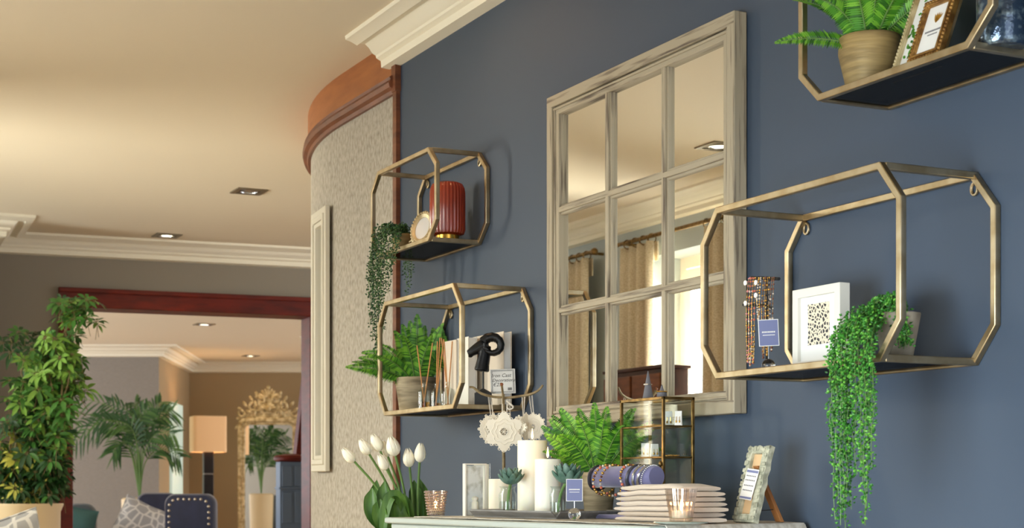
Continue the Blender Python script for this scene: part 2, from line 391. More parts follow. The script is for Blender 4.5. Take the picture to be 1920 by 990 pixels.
fr = MB().rings([[a+n*.0+Vector((0, 0, z0-EYE)), a+n*.03+Vector((0, 0, z0-EYE)), a+n*.03+Vector((0, 0, z1-EYE)), a+Vector((0, 0, z1-EYE))], [b+Vector((0, 0, z0-EYE)), b+n*.03+Vector((0, 0, z0-EYE)), b+n*.03+Vector((0, 0, z1-EYE)), b+Vector((0, 0, z1-EYE))]])
o = structure(fr.build('window_5', mat('daylit_blind', C(196, 214, 206), .8, emis=C(200, 224, 214), es=.55), smooth=False))

# ------------------------------------------------------------------ downlights
def downlight(px, py, label, lit, s=.155, rz=0, loc=None, power=12, col=(1, .78, .5)):
    p = loc or onZ(px, py, CZ); t = thing('downlight', label, 'ceiling light', (p.x, p.y, CZ), rz, None)
    h = s/2; mb = MB()
    mb.sq([(-h+.012, -h+.012, -.003), (h-.012, -h+.012, -.003), (h-.012, h-.012, -.003), (-h+.012, h-.012, -.003)], .024, .006, (0, 0, 1), True)
    n = 20; vs = []; fs = []
    for i in range(4*6):                       # plate between the square rim and the round lamp
        a_ = 2*PI*i/24; k = 1/max(abs(math.cos(a_)), abs(math.sin(a_)))
        vs += [((h-.022)*k*math.cos(a_), (h-.022)*k*math.sin(a_), -.002), (s*.3*math.cos(a_), s*.3*math.sin(a_), -.002)]
    for i in range(24): j = (i+1) % 24; fs.append((2*i, 2*i+1, 2*j+1, 2*j))
    mb.add(vs, fs); mb.build('bezel', m_bezel, t)
    MB().lathe([(s*.31, -.001), (s*.31, -.006), (s*.26, -.007), (s*.25, -.002)], 24).build('lamp_ring', m_silver, t)
    MB().lathe([(.0005, -.004), (s*.2, -.004), (s*.25, -.001), (s*.25, -.0005)], 20).build('lamp', m_lens if lit else m_lensoff, t)
    if lit:
        l = bpy.data.lights.new('downlight_beam', 'SPOT'); l.energy = power; l.color = col; l.spot_size = math.radians(120); l.spot_blend = .9; l.shadow_soft_size = .04
        lo = bpy.data.objects.new('downlight_beam', l); COL.objects.link(lo); lo.parent = t; lo.location = (0, 0, -.012)
    return t
downlight(467, 358, 'unlit square recessed downlight in the cream ceiling nearest the curved wall', False)
downlight(313, 441, 'lit square recessed downlight on the ceiling in front of the doorway wall', True, .15, 0)
downlight(0, 0, 'lit square downlight seen reflected in the top right mirror pane', True, .16, 0, Vector((.08, 5.93, CZ)))
downlight(383, 608, 'lit downlight on the far room ceiling just inside the doorway header', True, .17, 0, None, 22)
downlight(470, 667, 'lit downlight on the far room ceiling above the gilt mirror', True, .17, 0, None, 22)
def beam(loc, power, size=120, col=(1, .74, .44)):
    t = downlight(0, 0, 'lit square downlight above the blue wall, out of frame', True, .16, 0, Vector(loc), power, col)
    [c for c in t.children if c.type == 'LIGHT'][0].data.spot_size = math.radians(size)
    return t
b1 = beam((1.70, 4.15, CZ), 9, 165, (1, .52, .22)); b1['label'] = 'lit square downlight over the console table near the cornice'
b2 = beam((.9, 3.0, CZ), 7); b2['label'] = 'lit square downlight in the middle of the near ceiling'

# ------------------------------------------------------------------ big window-pane mirror
MY0, MY1, MZ0, MZ1 = 3.826, 2.934, EYE+.155, EYE+1.031
MW, MH = MY0-MY1, MZ1-MZ0
t = thing('wall_mirror', 'large weathered grey window-pane mirror hung on the blue wall', 'mirror', (2.0, (MY0+MY1)/2, MZ0), RW)
hw = MW/2
def barprof(a, b, wd, y0, y1): pass
for sx in (-1, 1):
    mb = MB(); x0, x1 = sorted((sx*hw, sx*(hw-.03))); mb.box((x0, -.036, 0), (x1, -.002, MH))
    x0, x1 = sorted((sx*(hw-.03), sx*(hw-.055))); mb.box((x0, -.028, .03), (x1, -.004, MH-.03))
    x0, x1 = sorted((sx*(hw-.033), sx*(hw-.040))); mb.box((x0, -.032, .03), (x1, -.004, MH-.03)); mb.build('stile', m_fr_v, t, bevel=.0025)
for z0, s_ in ((0, 1), (MH, -1)):
    mb = MB(); a, b = sorted((z0, z0+s_*.03)); mb.box((-hw+.001, -.0365, a), (hw-.001, -.002, b))
    a, b = sorted((z0+s_*.03, z0+s_*.052)); mb.box((-hw+.03, -.0285, a), (hw-.03, -.004, b))
    a, b = sorted((z0+s_*.033, z0+s_*.040)); mb.box((-hw+.03, -.0325, a), (hw-.03, -.004, b)); mb.build('rail', m_fr_h, t, bevel=.0025)
pw, ph = (MW-.11-2*.03)/3, (MH-.104-2*.026)/3
for k in (0, 1):
    x = -hw+.055+pw+k*(pw+.03)
    mb = MB().box((x, -.021, .05), (x+.03, -.004, MH-.05)); mb.box((x+.007, -.027, .05), (x+.023, -.004, MH-.05)); mb.build('muntin', m_fr_v, t, bevel=.002)
    z = .052+ph+k*(ph+.026)
    mb = MB().box((-hw+.05, -.0212, z), (hw-.05, -.004, z+.026)); mb.box((-hw+.05, -.0272, z+.006), (hw-.05, -.004, z+.020)); mb.build('muntin', m_fr_h, t, bevel=.002)
for i in range(3):
    for j in range(3):
        x = -hw+.055+i*(pw+.03); z = .052+j*(ph+.026)
        MB().box((x-.002, -.013, z-.002), (x+pw+.002, -.009, z+ph+.002)).build('mirror_pane', m_mirror, t, smooth=False)

# ------------------------------------------------------------------ gold wall shelves
BIG = (.6105, .3308, .0524, .0627, .2152); SMALL = (.5111, .2604, .0558, .0517, .1664)
def shelf(dims, yc, zb, label):
    w_, h_, ch, cv, D = dims; t = thing('wall_shelf', label, 'shelf', (2.0, yc, EYE+zb), RW, None)
    a = w_/2; b = .013
    oct_ = [(-a+ch, 0), (a-ch, 0), (a, cv), (a, h_-cv), (a-ch, h_), (-a+ch, h_), (-a, h_-cv), (-a, cv)]
    MB().sq([(x, -D, z) for x, z in oct_], b, b, (0, 1, 0), True).build('front_frame', m_gold, t, bevel=.0015)
    MB().sq([(x, -b/2-.001, z) for x, z in oct_], b, b, (0, 1, 0), True).build('back_frame', m_gold, t, bevel=.0015)
    for x in (-a+ch, a-ch):
        for z in (0, h_):
            MB().cbox((x, -D/2-.001, z), (b, D-b, b)).build('connecting_rod', m_gold, t, bevel=.0015)
    MB().box((-a+ch+b/2, -D+b/2, -.003), (a-ch-b/2, -b-.001, .003)).build('shelf_board', m_smoke, t, smooth=False)
    for sx in (-1, 1):
        c = Vector((sx*(a-ch)-sx*.004, -.004, h_-.022))
        MB().tube([c+Vector((.008*math.cos(2*PI*k/14), 0, .011*math.sin(2*PI*k/14))) for k in range(14)], .0028, 6, True).build('hanging_loop', m_gold, t)
    return t
SH = {'C': (2.468, .218, BIG), 'B': (4.281, .214, BIG), 'A': (4.516, .714, SMALL), 'D': (2.251, .722, SMALL)}
for k, lab in (('A', 'small gold octagonal wall shelf left of the mirror holding the rust red lamp'),
               ('B', 'large gold octagonal wall shelf left of the mirror holding the black ram head'),
               ('C', 'large gold octagonal wall shelf right of the mirror holding a white picture frame'),
               ('D', 'gold octagonal wall shelf cut by the top right corner holding a gold pot')):
    yc, zb, dm = SH[k]; shelf(dm, yc, zb, lab)
def SZ(k): return EYE+SH[k][1]+.0035
def onS(k, px, X): p = onX(px, 800, X); p.z = SZ(k); return p
def seg_path(pts, n=8):                # smooth path through points (Catmull-Rom)
    P = [Vector(p) for p in pts]; out = []
    for i in range(len(P)-1):
        p0, p1, p2, p3 = P[max(i-1, 0)], P[i], P[i+1], P[min(i+2, len(P)-1)]
        for k in range(n):
            t = k/n; out.append(.5*((2*p1)+(p2-p0)*t+(2*p0-5*p1+4*p2-p3)*t*t+(3*p1-p0-3*p2+p3)*t**3))
    out.append(P[-1]); return out

# ------------------------------------------------------------------ console table
t = thing('console_table', 'pale sage painted console table under the candles and the big mirror', 'table', (TF.x, TF.y, 0), RT)
L_, D_ = 1.03, .415
mb = MB().box((0, 0, TT-.014), (L_, D_, TT)); mb.build('tabletop', m_table, t, bevel=.004)
mb = MB().box((.012, .012, TT-.03), (L_-.012, D_-.005, TT-.014)); mb.box((.022, .022, TT-.042), (L_-.022, D_-.01, TT-.03)); mb.build('top_moulding', m_table, t, bevel=.004)
mb = MB().box((.03, .03, TT-.20), (L_-.03, D_-.015, TT-.042)); mb.build('apron', m_table, t, bevel=.002)
for i in range(3):
    x0 = .06+i*.31; o = MB().box((x0, .020, TT-.18), (x0+.28, .034, TT-.06)).build('drawer', m_table, t, bevel=.003)
    MB().lathe([(.0005, -.016), (.012, -.013), (.014, -.006), (.006, 0), (.006, .008)], 14).build('knob', m_brass, o)
    for v in o.children: v.location = (x0+.14, .012, TT-.12); v.rotation_euler = (-PI/2, 0, 0)
for x in (.035, L_-.085):
    for y in (.035, D_-.07):
        MB().rings([[(x, y, TT-.2), (x+.05, y, TT-.2), (x+.05, y+.05, TT-.2), (x, y+.05, TT-.2)], [(x+.01, y+.01, 0), (x+.04, y+.01, 0), (x+.04, y+.04, 0), (x+.01, y+.04, 0)]]).build('leg', m_table, t, bevel=.003)
# runner cloth, its right end hangs over the table edge
t = thing('table_runner', 'beige linen runner cloth lying along the pale sage console table', 'cloth', (TF.x, TF.y, 0), RT)
pr = [(.085, TT+.0015)]+[(.10+.9*k/14, TT+.0016+.0006*math.sin(k*2.1)) for k in range(15)]+[(1.036, TT+.001), (1.043, TT-.008), (1.045, TT-.05), (1.046, TT-.12)]
R = []
for x, z in pr: R.append([(x, .035, z), (x, .40, z), (x, .40, z+.002) if x < 1.03 else (x+.002, .40, z+.001), (x, .035, z+.002) if x < 1.03 else (x+.002, .035, z+.001)])
MB().rings(R).build('runner_fabric', m_cloth, t)
TZ = TT+.004

# ------------------------------------------------------------------ candles and their tray
p0 = onT(889, .12); tr = thing('tray', 'long grey wooden tray under the pillar candles on the console table', 'tray', tuple(p0), RT)
p1 = onT(1043, .12); tl = (p1-p0).length; tw = .20
mb = MB().box((.0, 0, 0), (tl, tw, .008)); mb.build('tray_base', m_tray, tr, bevel=.001)
def lip(a, b, out):
    a, b, out = Vector(a), Vector(b), Vector(out); up = Vector((0, 0, .012)); th = Vector((0, 0, .006)); 
    return MB().rings([[a, a+out+up, a+out+up+th*.6, a+th], [b, b+out+up, b+out+up+th*.6, b+th]])
e = .014
lip((-.000, 0, .002), (tl, 0, .002), (0, -e, 0)).build('tray_rim', m_tray, tr); lip((0, tw, .002), (tl, tw, .002), (0, e, 0)).build('tray_rim', m_tray, tr)
lip((0, 0, .002), (0, tw, .002), (-e, 0, 0)).build('tray_rim', m_tray, tr); lip((tl, 0, .002), (tl, tw, .002), (e, 0, 0)).build('tray_rim', m_tray, tr)
def topz(p, py): return EYE+(HOR-py)/F*dep(p)
def candle(px, v, wpx, pyt, label, lit, burn=None):
    p = onT(px, v, TZ+.0085); r = wpx/2*ppm(p); h = topz(p, pyt)-p.z
    t = thing('pillar_candle', label, 'candle', tuple(p), 0)
    MB().lathe([(r*.985, 0), (r, .002), (r, h-.002), (r*.97, h), (r*.80, h-.0015), (r*.45, h-.005), (r*.1, h-.006)], 36).build('wax', m_wax, t)
    MB().tube([(0, 0, h-.007), (.0004, 0, h), (.001, 0, h+.006)], .0008, 6).build('wick', m_wick, t)
    if lit:
        MB().lathe([(.0004, h+.003), (.0022, h+.006), (.003, h+.010), (.0022, h+.017), (.0009, h+.024), (.0003, h+.028)], 10).build('flame', m_flame, t)
        l = bpy.data.lights.new('flame_light', 'POINT'); l.energy = .25; l.color = (1, .6, .25); l.shadow_soft_size = .004
        o = bpy.data.objects.new('flame_light', l); COL.objects.link(o); o.parent = t; o.location = (0, 0, h+.03)
candle(998, .235, 56, 826, 'tallest cream pillar candle, lit, on the grey tray', True)
candle(1027, .175, 49, 861, 'mid-height cream pillar candle, lit, in front of the tallest one', True)
candle(938, .275, 44, 898, 'shortest cream pillar candle, unlit, left on the grey tray', False)

def succulent(px, v, wpx, pyt, hx, hy, hr, label, blab):
    p = onT(px, v, TZ+.0085); r = wpx/2*ppm(p); h = topz(p, pyt)-p.z
    t = thing('glass_jar', blab, 'vase', tuple(p), 0)
    mb = MB().lathe([(.001, .0), (r*.9, 0), (r, .004), (r, h*.72), (r*.78, h*.84), (r*.78, h*.93), (r*.98, h), (r*.90, h), (r*.72, h*.93), (r*.72, h*.84), (r*.92, h*.7), (r*.92, .007), (.001, .006)], 28)
    mb.build('jar_glass', m_glass, t)
    MB().lathe([(.001, .007), (r*.9, .007), (r*.9, h*.45), (.001, h*.45)], 24).build('water', m_water, t)
    s = thing('succulent', label, 'plant', (p.x, p.y, p.z+h*.4), RC)
    q = ppm(p); dx, dz = (hx-px)*q, (topz(p, hy)-(p.z+h*.4))
    MB().tube(seg_path([(0, 0, -h*.28), (dx*.3, 0, dz*.3), (dx, 0, dz*.75)], 5), .0035, 7).build('stem', m_stem, s)
    mb = MB(); c = Vector((dx, 0, dz*.62)); R_ = hr*q
    for ring, (n, el, ln, wd) in enumerate(((9, .55, 1.0, .44), (9, .85, 1.05, .42), (7, 1.12, 1.0, .36), (4, 1.38, .85, .28))):
        for k in range(n):
            a_ = 2*PI*k/n+ring*.4; d = Vector((math.cos(a_)*math.cos(el), math.sin(a_)*math.cos(el), math.sin(el)))
            L = R_*ln; P = [c+d*L*.08, c+d*L*.45-Vector((0, 0, .06*L)), c+d*L*.8+Vector((0, 0, .04*L)), c+d*L*1.0+Vector((0, 0, .16*L))]
            sp = seg_path(P, 3); m_ = len(sp)
            mb.tube(sp, [max(.0006, R_*wd*.5*math.sin(PI*min(.97, .12+.86*i/(m_-1)))**.7) for i in range(m_)], 6, flat=.45, a0=0)
    mb.build('rosette', m_succ, s)
succulent(952, .155, 34, 912, 958, 888, 30, 'green succulent in the left glass jar beside the shortest candle', 'small clear glass jar at the left of the grey tray')
succulent(1046, .135, 32, 912, 1064, 884, 36, 'blue-green succulent in the right glass jar below the bead bracelet', 'small clear glass jar at the right of the grey tray')

# ------------------------------------------------------------------ tealights
p = onT(817, .15, TZ-.004); t = thing('tealight_holder', 'hobnail smoky glass tealight holder beside the white tulips', 'candle holder', tuple(p), RC)
q = ppm(p); h = 49*q; r0, r1 = 14.5*q, 21*q
MB().lathe([(.001, 0), (r0, 0), (r0*1.05, .004), (r1, h), (r1*.94, h), (r0*.97, .006), (.001, .006)], 30).build('glass_cup', m_rose, t)
mb = MB()
for j in range(9):
    z = .006+(h-.010)*j/8; r = r0+(r1-r0)*z/h
    for k in range(24): a_ = 2*PI*(k+.5*(j % 2))/24; mb.ell((r*math.cos(a_), r*math.sin(a_), z), .0024, 6, 4)
mb.build('hobnails', mat('hobnail_glass', C(170, 150, 140), .12, .35), t)
def tealight(t, r, z, col=None):
    MB().lathe([(r*.95, z), (r, z+.001), (r, z+.014), (r*.95, z+.0145), (r*.2, z+.0125)], 24).build('tealight', m_wax, t)
    MB().lathe([(.0003, z+.013), (.0028, z+.017), (.0034, z+.021), (.002, z+.029), (.0004, z+.036)], 10).build('flame', m_flame, t)
    l = bpy.data.lights.new('flame_light', 'POINT'); l.energy = .12; l.color = (1, .55, .2); l.shadow_soft_size = .004
    o = bpy.data.objects.new('flame_light', l); COL.objects.link(o); o.parent = t; o.location = (0, 0, z+.034)
tealight(t, r0*.85, .0065)
p = onT(1277, .062, TZ); t = thing('coaster', 'thin clear glass plate under the ribbed tealight glass', 'plate', tuple(p), RC)
q = ppm(p)
MB().lathe([(.001, 0), (36*q, 0), (52*q, .003), (51*q, .0045), (36*q, .002), (.001, .002)], 32).build('plate_glass', mat('plate', C(150, 168, 160), .15, spec=.6), t)
t = thing('tealight_holder', 'ribbed clear glass tealight holder in front of the napkin stack', 'candle holder', (p.x, p.y, p.z+.0025), RC)
h = 64*q; r0, r1 = 21*q, 30*q; wb = lambda a_: .035*math.sin(a_*16)
MB().lathe([(.001, 0), (r0*.92, 0), (r0, .004), (r0*1.1, h*.3), (r1*.9, h*.65), (r1, h), (r1*.93, h), (r1*.83, h*.65), (r0*1.02, h*.3), (r0*.9, .008), (.001, .007)], 96, wob=wb).build('glass_cup', m_rose, t)
tealight(t, r0*.85, .009)

# ------------------------------------------------------------------ napkins
names = ['topmost', 'second', 'third', 'fourth', 'fifth', 'sixth', 'seventh', 'eighth', 'bottom']
pn = onT(1256, .155, TZ); q = ppm(pn); NH = (topz(pn, 909)-TZ)/7
for i in range(7):
    k = 6-i; zz = TZ+k*NH; w_ = .24+U(-.014, .012); d_ = .10+U(-.004, .004)
    if i == 0: w_ -= .03
    t = thing('folded_napkin', {0: 'topmost folded linen napkin of the stack on the console table', 6: 'bottom folded linen napkin of the stack on the console table'}.get(i, '%s folded linen napkin from the top of the stack on the console table' % names[i]), 'napkin', (pn.x+TU.x*U(-.004, .006), pn.y, zz), RT+U(-.03, .03), 'folded napkins in the stack')
    u_ = U(0, .005)
    for lay in range(1):
        mb = MB(); z0 = .0001; th = NH*1.0; R = []
        XS = [-1, -.985, -.965, -.94]+[-.9+1.8*v/14 for v in range(15)]+[.94, .965, .985, 1]
        for a_ in range(len(XS)):
            x = XS[a_]*w_/2; eth = max(.62, (1-abs(XS[a_])**26))**.5; dz = (.0022*math.sin(x*26+1.2)-.0012*math.cos(x*61))*k/6
            yy = d_/2-(u_ if lay else 0)
            n_ = 10; ring = []
            for j in range(n_):
                b_ = 2*PI*j/n_; cx = math.copysign(abs(math.cos(b_))**.35, math.cos(b_)); sz = math.copysign(abs(math.sin(b_))**.9, math.sin(b_))
                ring.append((x+.002*math.sin(i*3+j), cx*yy, z0+th/2+sz*th/2*eth+dz+(.004*max(0, -XS[a_]-.6) if i == 0 else 0)))
            R.append(ring)
        mb.rings(R); mb.build('folded_cloth', m_linen[(0, 0, 1, 0, 0, 1, 0)[i]], t)

# ------------------------------------------------------------------ bracelet stand and bracelets
pb = onT(1172, .262, TZ); pb.z = 0
pc = onT(1172, .262, TZ); q = ppm(pc); bz = topz(pc, 894); br = 20*q; bl = 188*q
ps = onT(1134, .235, TZ)
t = thing('bracelet_stand', 'lavender velvet bracelet bar behind the napkin stack', 'jewellery stand', (pc.x, pc.y, TZ), RT)
mb = MB(Matrix.Translation((0, 0, bz-TZ)) @ Matrix.Rotation(PI/2, 4, 'Y'))
mb.lathe([(br*.9, -bl/2), (br, -bl/2+.003), (br, bl/2-.003), (br*.9, bl/2)], 32).build('bar', m_velvet, t)
MB().lathe([(.009, .008), (.009, bz-TZ-br*.9)], 14).build('post', m_velvet, t)
MB().cbox((-.012, -.005, .005), (.13, .058, .010)).build('stand_base', m_velvet, t, bevel=.003)
def ring_pts(r, n, c, tilt, ez=1.0, dr=0):
    return [Vector((c[0]+tilt*math.sin(2*PI*k/n), c[1]+r*math.cos(2*PI*k/n), c[2]-dr+r*ez*math.sin(2*PI*k/n))) for k in range(n)]
def bracelet(px, kind, label, tilt=.006, size=1.12, sub=None):
    g = 'bracelets on the lavender bar'
    o0 = (px-1168)*q*1.5
    r = br*size; t = thing('bracelet', label, 'bracelet', (pc.x+TU.x*o0, pc.y+TU.y*o0, bz), RT, g)
    dr = (r-br)*.93
    if kind == 'bead':
        for s in range(2):
            mb = MB()
            P = ring_pts(r+.0025, 26, (0, 0, 0), tilt, 1, dr)
            for i, p in enumerate(P):
                mb.mi = (i*7+s) % 3
                if i % 2 == s: mb.ell(p, .0036 if s else .0030, 8, 5)
            mb.build('beads' if not s else 'gold_beads', [m_bead[4], m_bead[1], m_bead[2]] if not s else [m_bead[1], m_bead[0], m_bead[1]], t)
    elif kind == 'chain':
        mb = MB(); P = ring_pts(r+.001, 40, (0, 0, 0), tilt, 1.0, dr)
        for i, p in enumerate(P):
            if i % 1 == 0: mb.ell(p, .0022, 6, 4)
        mb.build('chain', m_silver, t)
    else:
        m_ = {'silver': m_silver, 'dark': mat('gunmetal', C(92, 92, 104), .3, .8), 'brown': mat('braided_cord', C(120, 88, 64), .6, bump=.4, scale=300)}[kind]
        P = ring_pts(r, 48, (0, 0, 0), tilt, 1.0, dr)
        MB().tube(P, .0034 if kind != 'dark' else .0042, 8, True).build('band', m_, t)
        MB().ell(P[12], (.006, .005, .004), 10, 6).build('clasp', m_silver if kind != 'brown' else m_bead[1], t)
bracelet(1113, 'dark', 'dark metal bangle at the left end of the lavender bar', .004)
bracelet(1127, 'bead', 'brown and pearl bead bracelet, left of the two strung left of centre', .008, 1.3)
bracelet(1143, 'bead', 'gold bead bracelet hanging just right of the brown bead one', .006, 1.36)
bracelet(1180, 'bead', 'amber bead bracelet at the middle of the lavender bar', -.004, 1.14)
bracelet(1191, 'dark', 'thick gunmetal bangle beside the amber bead bracelet', .006)
bracelet(1203, 'silver', 'plain silver bangle right of the gunmetal bangle', .006)
bracelet(1213, 'silver', 'tilted silver bangle on the right half of the lavender bar', .010)
bracelet(1220, 'chain', 'silver ball chain bracelet, rightmost on the lavender bar', .008)
# spiky bead bracelet on its own small stand behind the succulent
p = onT(1056, .30, TZ+.0085); t = thing('ring_stand', 'small grey post holding the bead bracelet behind the right succulent', 'jewellery stand', tuple(p), RT)
zt = topz(p, 852); q2 = ppm(p)
MB().lathe([(.02, 0), (.02, .004), (.005, .007), (.005, zt-p.z-.012)], 16).build('post', m_grey, t)
MB(Matrix.Translation((0, 0, zt-p.z-.002)) @ Matrix.Rotation(PI/2, 4, 'Y')).lathe([(.009, -26*q2), (.011, -25*q2), (.011, 25*q2), (.009, 26*q2)], 16).build('bar', m_grey, t)
t = thing('bracelet', 'bronze coiled bead bracelet above the right succulent', 'bracelet', (p.x, p.y, zt-.002), RT)
mb = MB()
for k in range(110):
    a_ = 2*PI*k/11; x = (-24+48*k/110)*q2; mb.mi = random.choice((0, 1, 2)); rr_ = U(.0135, .0185)
    mb.ell((x, rr_*math.cos(a_), rr_*math.sin(a_)), U(.0018, .0030), 6, 4)
mb.build('beads', [m_bead[1], m_bead[4], m_bead[2]], t)

# ------------------------------------------------------------------ little label stands
def labelstand(p, w_, h_, zc, label, lx=0, rz=RC, tilt=0):
    t = thing('sign_holder', label, 'label', tuple(p), rz)
    MB().ell((0, 0, .0135), .0135, 20, 12).build('glass_ball', m_glassball, t)
    z0 = zc-p.z
    MB().tube([(0, 0, .024), (lx*.5, 0, .028), (lx, 0, z0-h_/2+.004)], .0008, 6).build('wire', m_silver, t)
    M_ = Matrix.Translation((lx, -.001, z0)) @ Matrix.Rotation(tilt, 4, 'Y')
    o = MB(M_).box((-w_/2, -.0005, -h_/2), (w_/2, .0005, h_/2)).build('sign_card', m_paper, t, smooth=False)
    MB(M_).box((-w_/2*.93, -.0008, -h_/2*.95), (w_/2*.93, -.0005, h_/2*.95)).build('sign_print', m_lav, o, smooth=False)
    mb = MB(M_)
    n = 9; x = -w_*.33                      # one row of small capitals too fine to read, a thinner row under it
    for k in range(n): mb.box((x, -.0011, -h_*.0), (x+w_*.052, -.0008, h_*.055)); x += w_*.074
    mb.box((-w_*.30, -.0011, -h_*.10), (w_*.30, -.0008, -h_*.075))
    mb.build('lettering', m_paper, o, smooth=False)
m_glassball, nt_, b_ = newmat('solid_glass'); b_.inputs['Transmission Weight'].default_value = 1; b_.inputs['Roughness'].default_value = .02; b_.inputs['IOR'].default_value = 1.45
p = onT(1077, .075, TZ); q = ppm(p); labelstand(p, 31*q, 42*q, topz(p, 919), 'lavender shop sign on a glass ball in front of the right glass jar')
p = onS('C', 1441, 1.845); q = ppm(p); labelstand(p, 38*q, 50*q, topz(p, 624), 'lavender shop sign on a glass ball below the bead necklaces', 0, RC, -.05)

# ------------------------------------------------------------------ acrylic photo blocks
p = onT(890, .17, TZ-.002); q = ppm(p)
t = thing('photo_block', 'clear acrylic photo block with a pale picture, in front of the plain one', 'photo frame', tuple(p), RC+.5)
h = topz(p, 870)-p.z
MB().box((-22*q, -.006, 0), (22*q, .006, h)).build('acrylic', m_glass, t, bevel=.001)
MB().box((-17*q, -.001, .004), (17*q, .001, h-.004)).build('photo', m_photo, t, smooth=False)
mb = MB().box((-22.5*q, -.007, 0), (-20*q, .007, h)); mb.box((20*q, -.007, 0), (22.5*q, .007, h)); mb.box((-22.5*q, -.007, h-.002), (22.5*q, .007, h+.001)); mb.build('bevelled_edge', m_white, t)
MB().lathe([(.009, 0), (.009, .028), (.006, .032), (.0095, .04), (.0025, .044)], 12).build('printed_candle', m_wax, t).location = (0, -.0, .006)
p = onT(903, .255, TZ-.002); q = ppm(p); h = topz(p, 868)-p.z
t = thing('photo_block', 'plain white backed acrylic photo block behind the picture block', 'photo frame', tuple(p), RC+.2)
MB().box((-16*q, -.005, 0), (16*q, .005, h)).build('acrylic', m_glass, t, bevel=.001)
MB().box((-14*q, .001, .003), (14*q, .003, h-.003)).build('backing', m_white, t, smooth=False)

# ------------------------------------------------------------------ jewellery tree with lace ornaments
p = onT(944, .345, TZ); q = ppm(p); jz = topz(p, 742); tz0 = p.z
t = thing('jewellery_tree', 'branch-shaped metal ornament tree rising behind the shortest candle', 'ornament stand', tuple(p), RC)
H_ = jz-tz0
MB().lathe([(.034, 0), (.034, .003), (.008, .008), (.004, .02)], 20).build('tree_base', m_branch, t)
MB().tube(seg_path([(0, 0, .01), (.001, 0, H_*.4), (-.001, 0, H_*.75), (0, 0, H_+.004)], 4), [.0042]*12+[.0034], 8).build('trunk', m_branch, t)
B = lambda px, py, y=0: ((px-944)*q, y, H_+(742-py)*q)
MB().tube(seg_path([B(944, 745), B(925, 744), B(903, 738), B(888, 727), B(880, 726)], 4), [.0034]*12+[.003]*4+[.0035], 7).build('branch', m_branch, t)
MB().tube(seg_path([B(944, 747), B(968, 744), B(992, 740), B(1008, 733), B(1018, 722)], 4), [.0034]*12+[.003]*4+[.0026], 7).build('branch', m_branch, t)
MB().tube(seg_path([B(944, 760, -.002), B(943, 742, -.03), B(941, 724, -.05)], 4), [.003]*8+[.0034], 7).build('branch', m_branch, t)
MB().ell(B(941, 723, -.05), .0045, 8, 6).build('bud', m_mould, t)
MB().tube(seg_path([B(950, 752, -.004), B(957, 758, -.012), B(962, 764, -.008), B(955, 768, -.006), B(951, 762, .004), B(956, 752, .006)], 4), .0022, 6).build('twine_knot', m_string, t)
def lace(kind, px, py, r, y, label, anchors, rot=0):
    c = B(px, py, y); r *= q
    tt = thing('lace_ornament', label, 'ornament', tuple(Vector(p)+Matrix.Rotation(RC, 3, 'Z') @ Vector(c)), RC+rot)
    mb = MB(); n = 60; R0 = []; R1 = []
    def rad(a_):
        if kind == 'star': return r*(.70+.30*abs(math.cos(3*a_+PI/2))**1.3)+r*.035*math.cos(30*a_)
        if kind == 'round': return r*(.92+.06*math.cos(12*a_))
        return r*(.78+.14*math.cos(5*a_)+.05*math.cos(25*a_))
    n = 90; inner = []; outer = []
    for k in range(n):
        a_ = 2*PI*k/n; outer.append((rad(a_)*math.cos(a_), rad(a_)*math.sin(a_))); inner.append((r*.2*math.cos(a_), r*.2*math.sin(a_)))
    th = .0012
    mb.rings([[(x, -th, z) for x, z in outer], [(x, th, z) for x, z in outer], [(x, th, z) for x, z in inner], [(x, -th, z) for x, z in inner]], True)
    mb.build('lace_body', m_lace, tt)
    mb = MB(); m_ = 24
    for k in range(m_):
        a_ = 2*PI*k/m_; rr = rad(a_); cx, cz = rr*math.cos(a_), rr*math.sin(a_)
        mb.tube([(cx+r*.07*math.cos(2*PI*i/7), 0, cz+r*.07*math.sin(2*PI*i/7)) for i in range(7)], .0011, 5, True)
    for rr in (.2, .42, .6):
        mb.tube([(r*rr*(1+.08*math.cos(8*2*PI*i/40))*math.cos(2*PI*i/40), -.0014, r*rr*(1+.08*math.cos(8*2*PI*i/40))*math.sin(2*PI*i/40)) for i in range(40)], .0011, 5, True)
    for k in range(8): a_ = 2*PI*k/8; mb.tube([(0, 0, 0), (r*.22*math.cos(a_), 0, r*.22*math.sin(a_))], .0008, 5)
    mb.build('crochet_edge', m_lace, tt)
    mb = MB()
    for ax, ay in anchors:
        a3 = Vector(B(ax, ay, 0))-Vector(c); a3 = Matrix.Rotation(-rot, 3, 'Z') @ a3
        for dx in (-.0014, .0014): mb.tube([(a3.x*.9+dx*.5, 0, rad(PI/2)*.9), (a3.x+dx, a3.y, a3.z)], .0006, 5)
    mb.build('hanging_string', m_string, tt)
lace('round', 925, 805, 29, -.012, 'round white lace ornament hanging from the left branch', [(916, 743), (921, 744)], .35)
lace('star', 945, 810, 37, -.024, 'star shaped white lace ornament hanging in front of the trunk', [(942, 745), (951, 746)], 0)
lace('flower', 968, 802, 24, -.010, 'small white lace flower ornament right of the star', [(955, 746)], -.6)
lace('flower', 983, 800, 28, .004, 'white lace ornament turned edge-on under the right branch', [(979, 743), (984, 742)], 1.0)
lace('round', 1000, 800, 26, .010, 'rightmost white lace ornament, partly behind the candle flame', [(992, 741), (997, 739)], -.5)
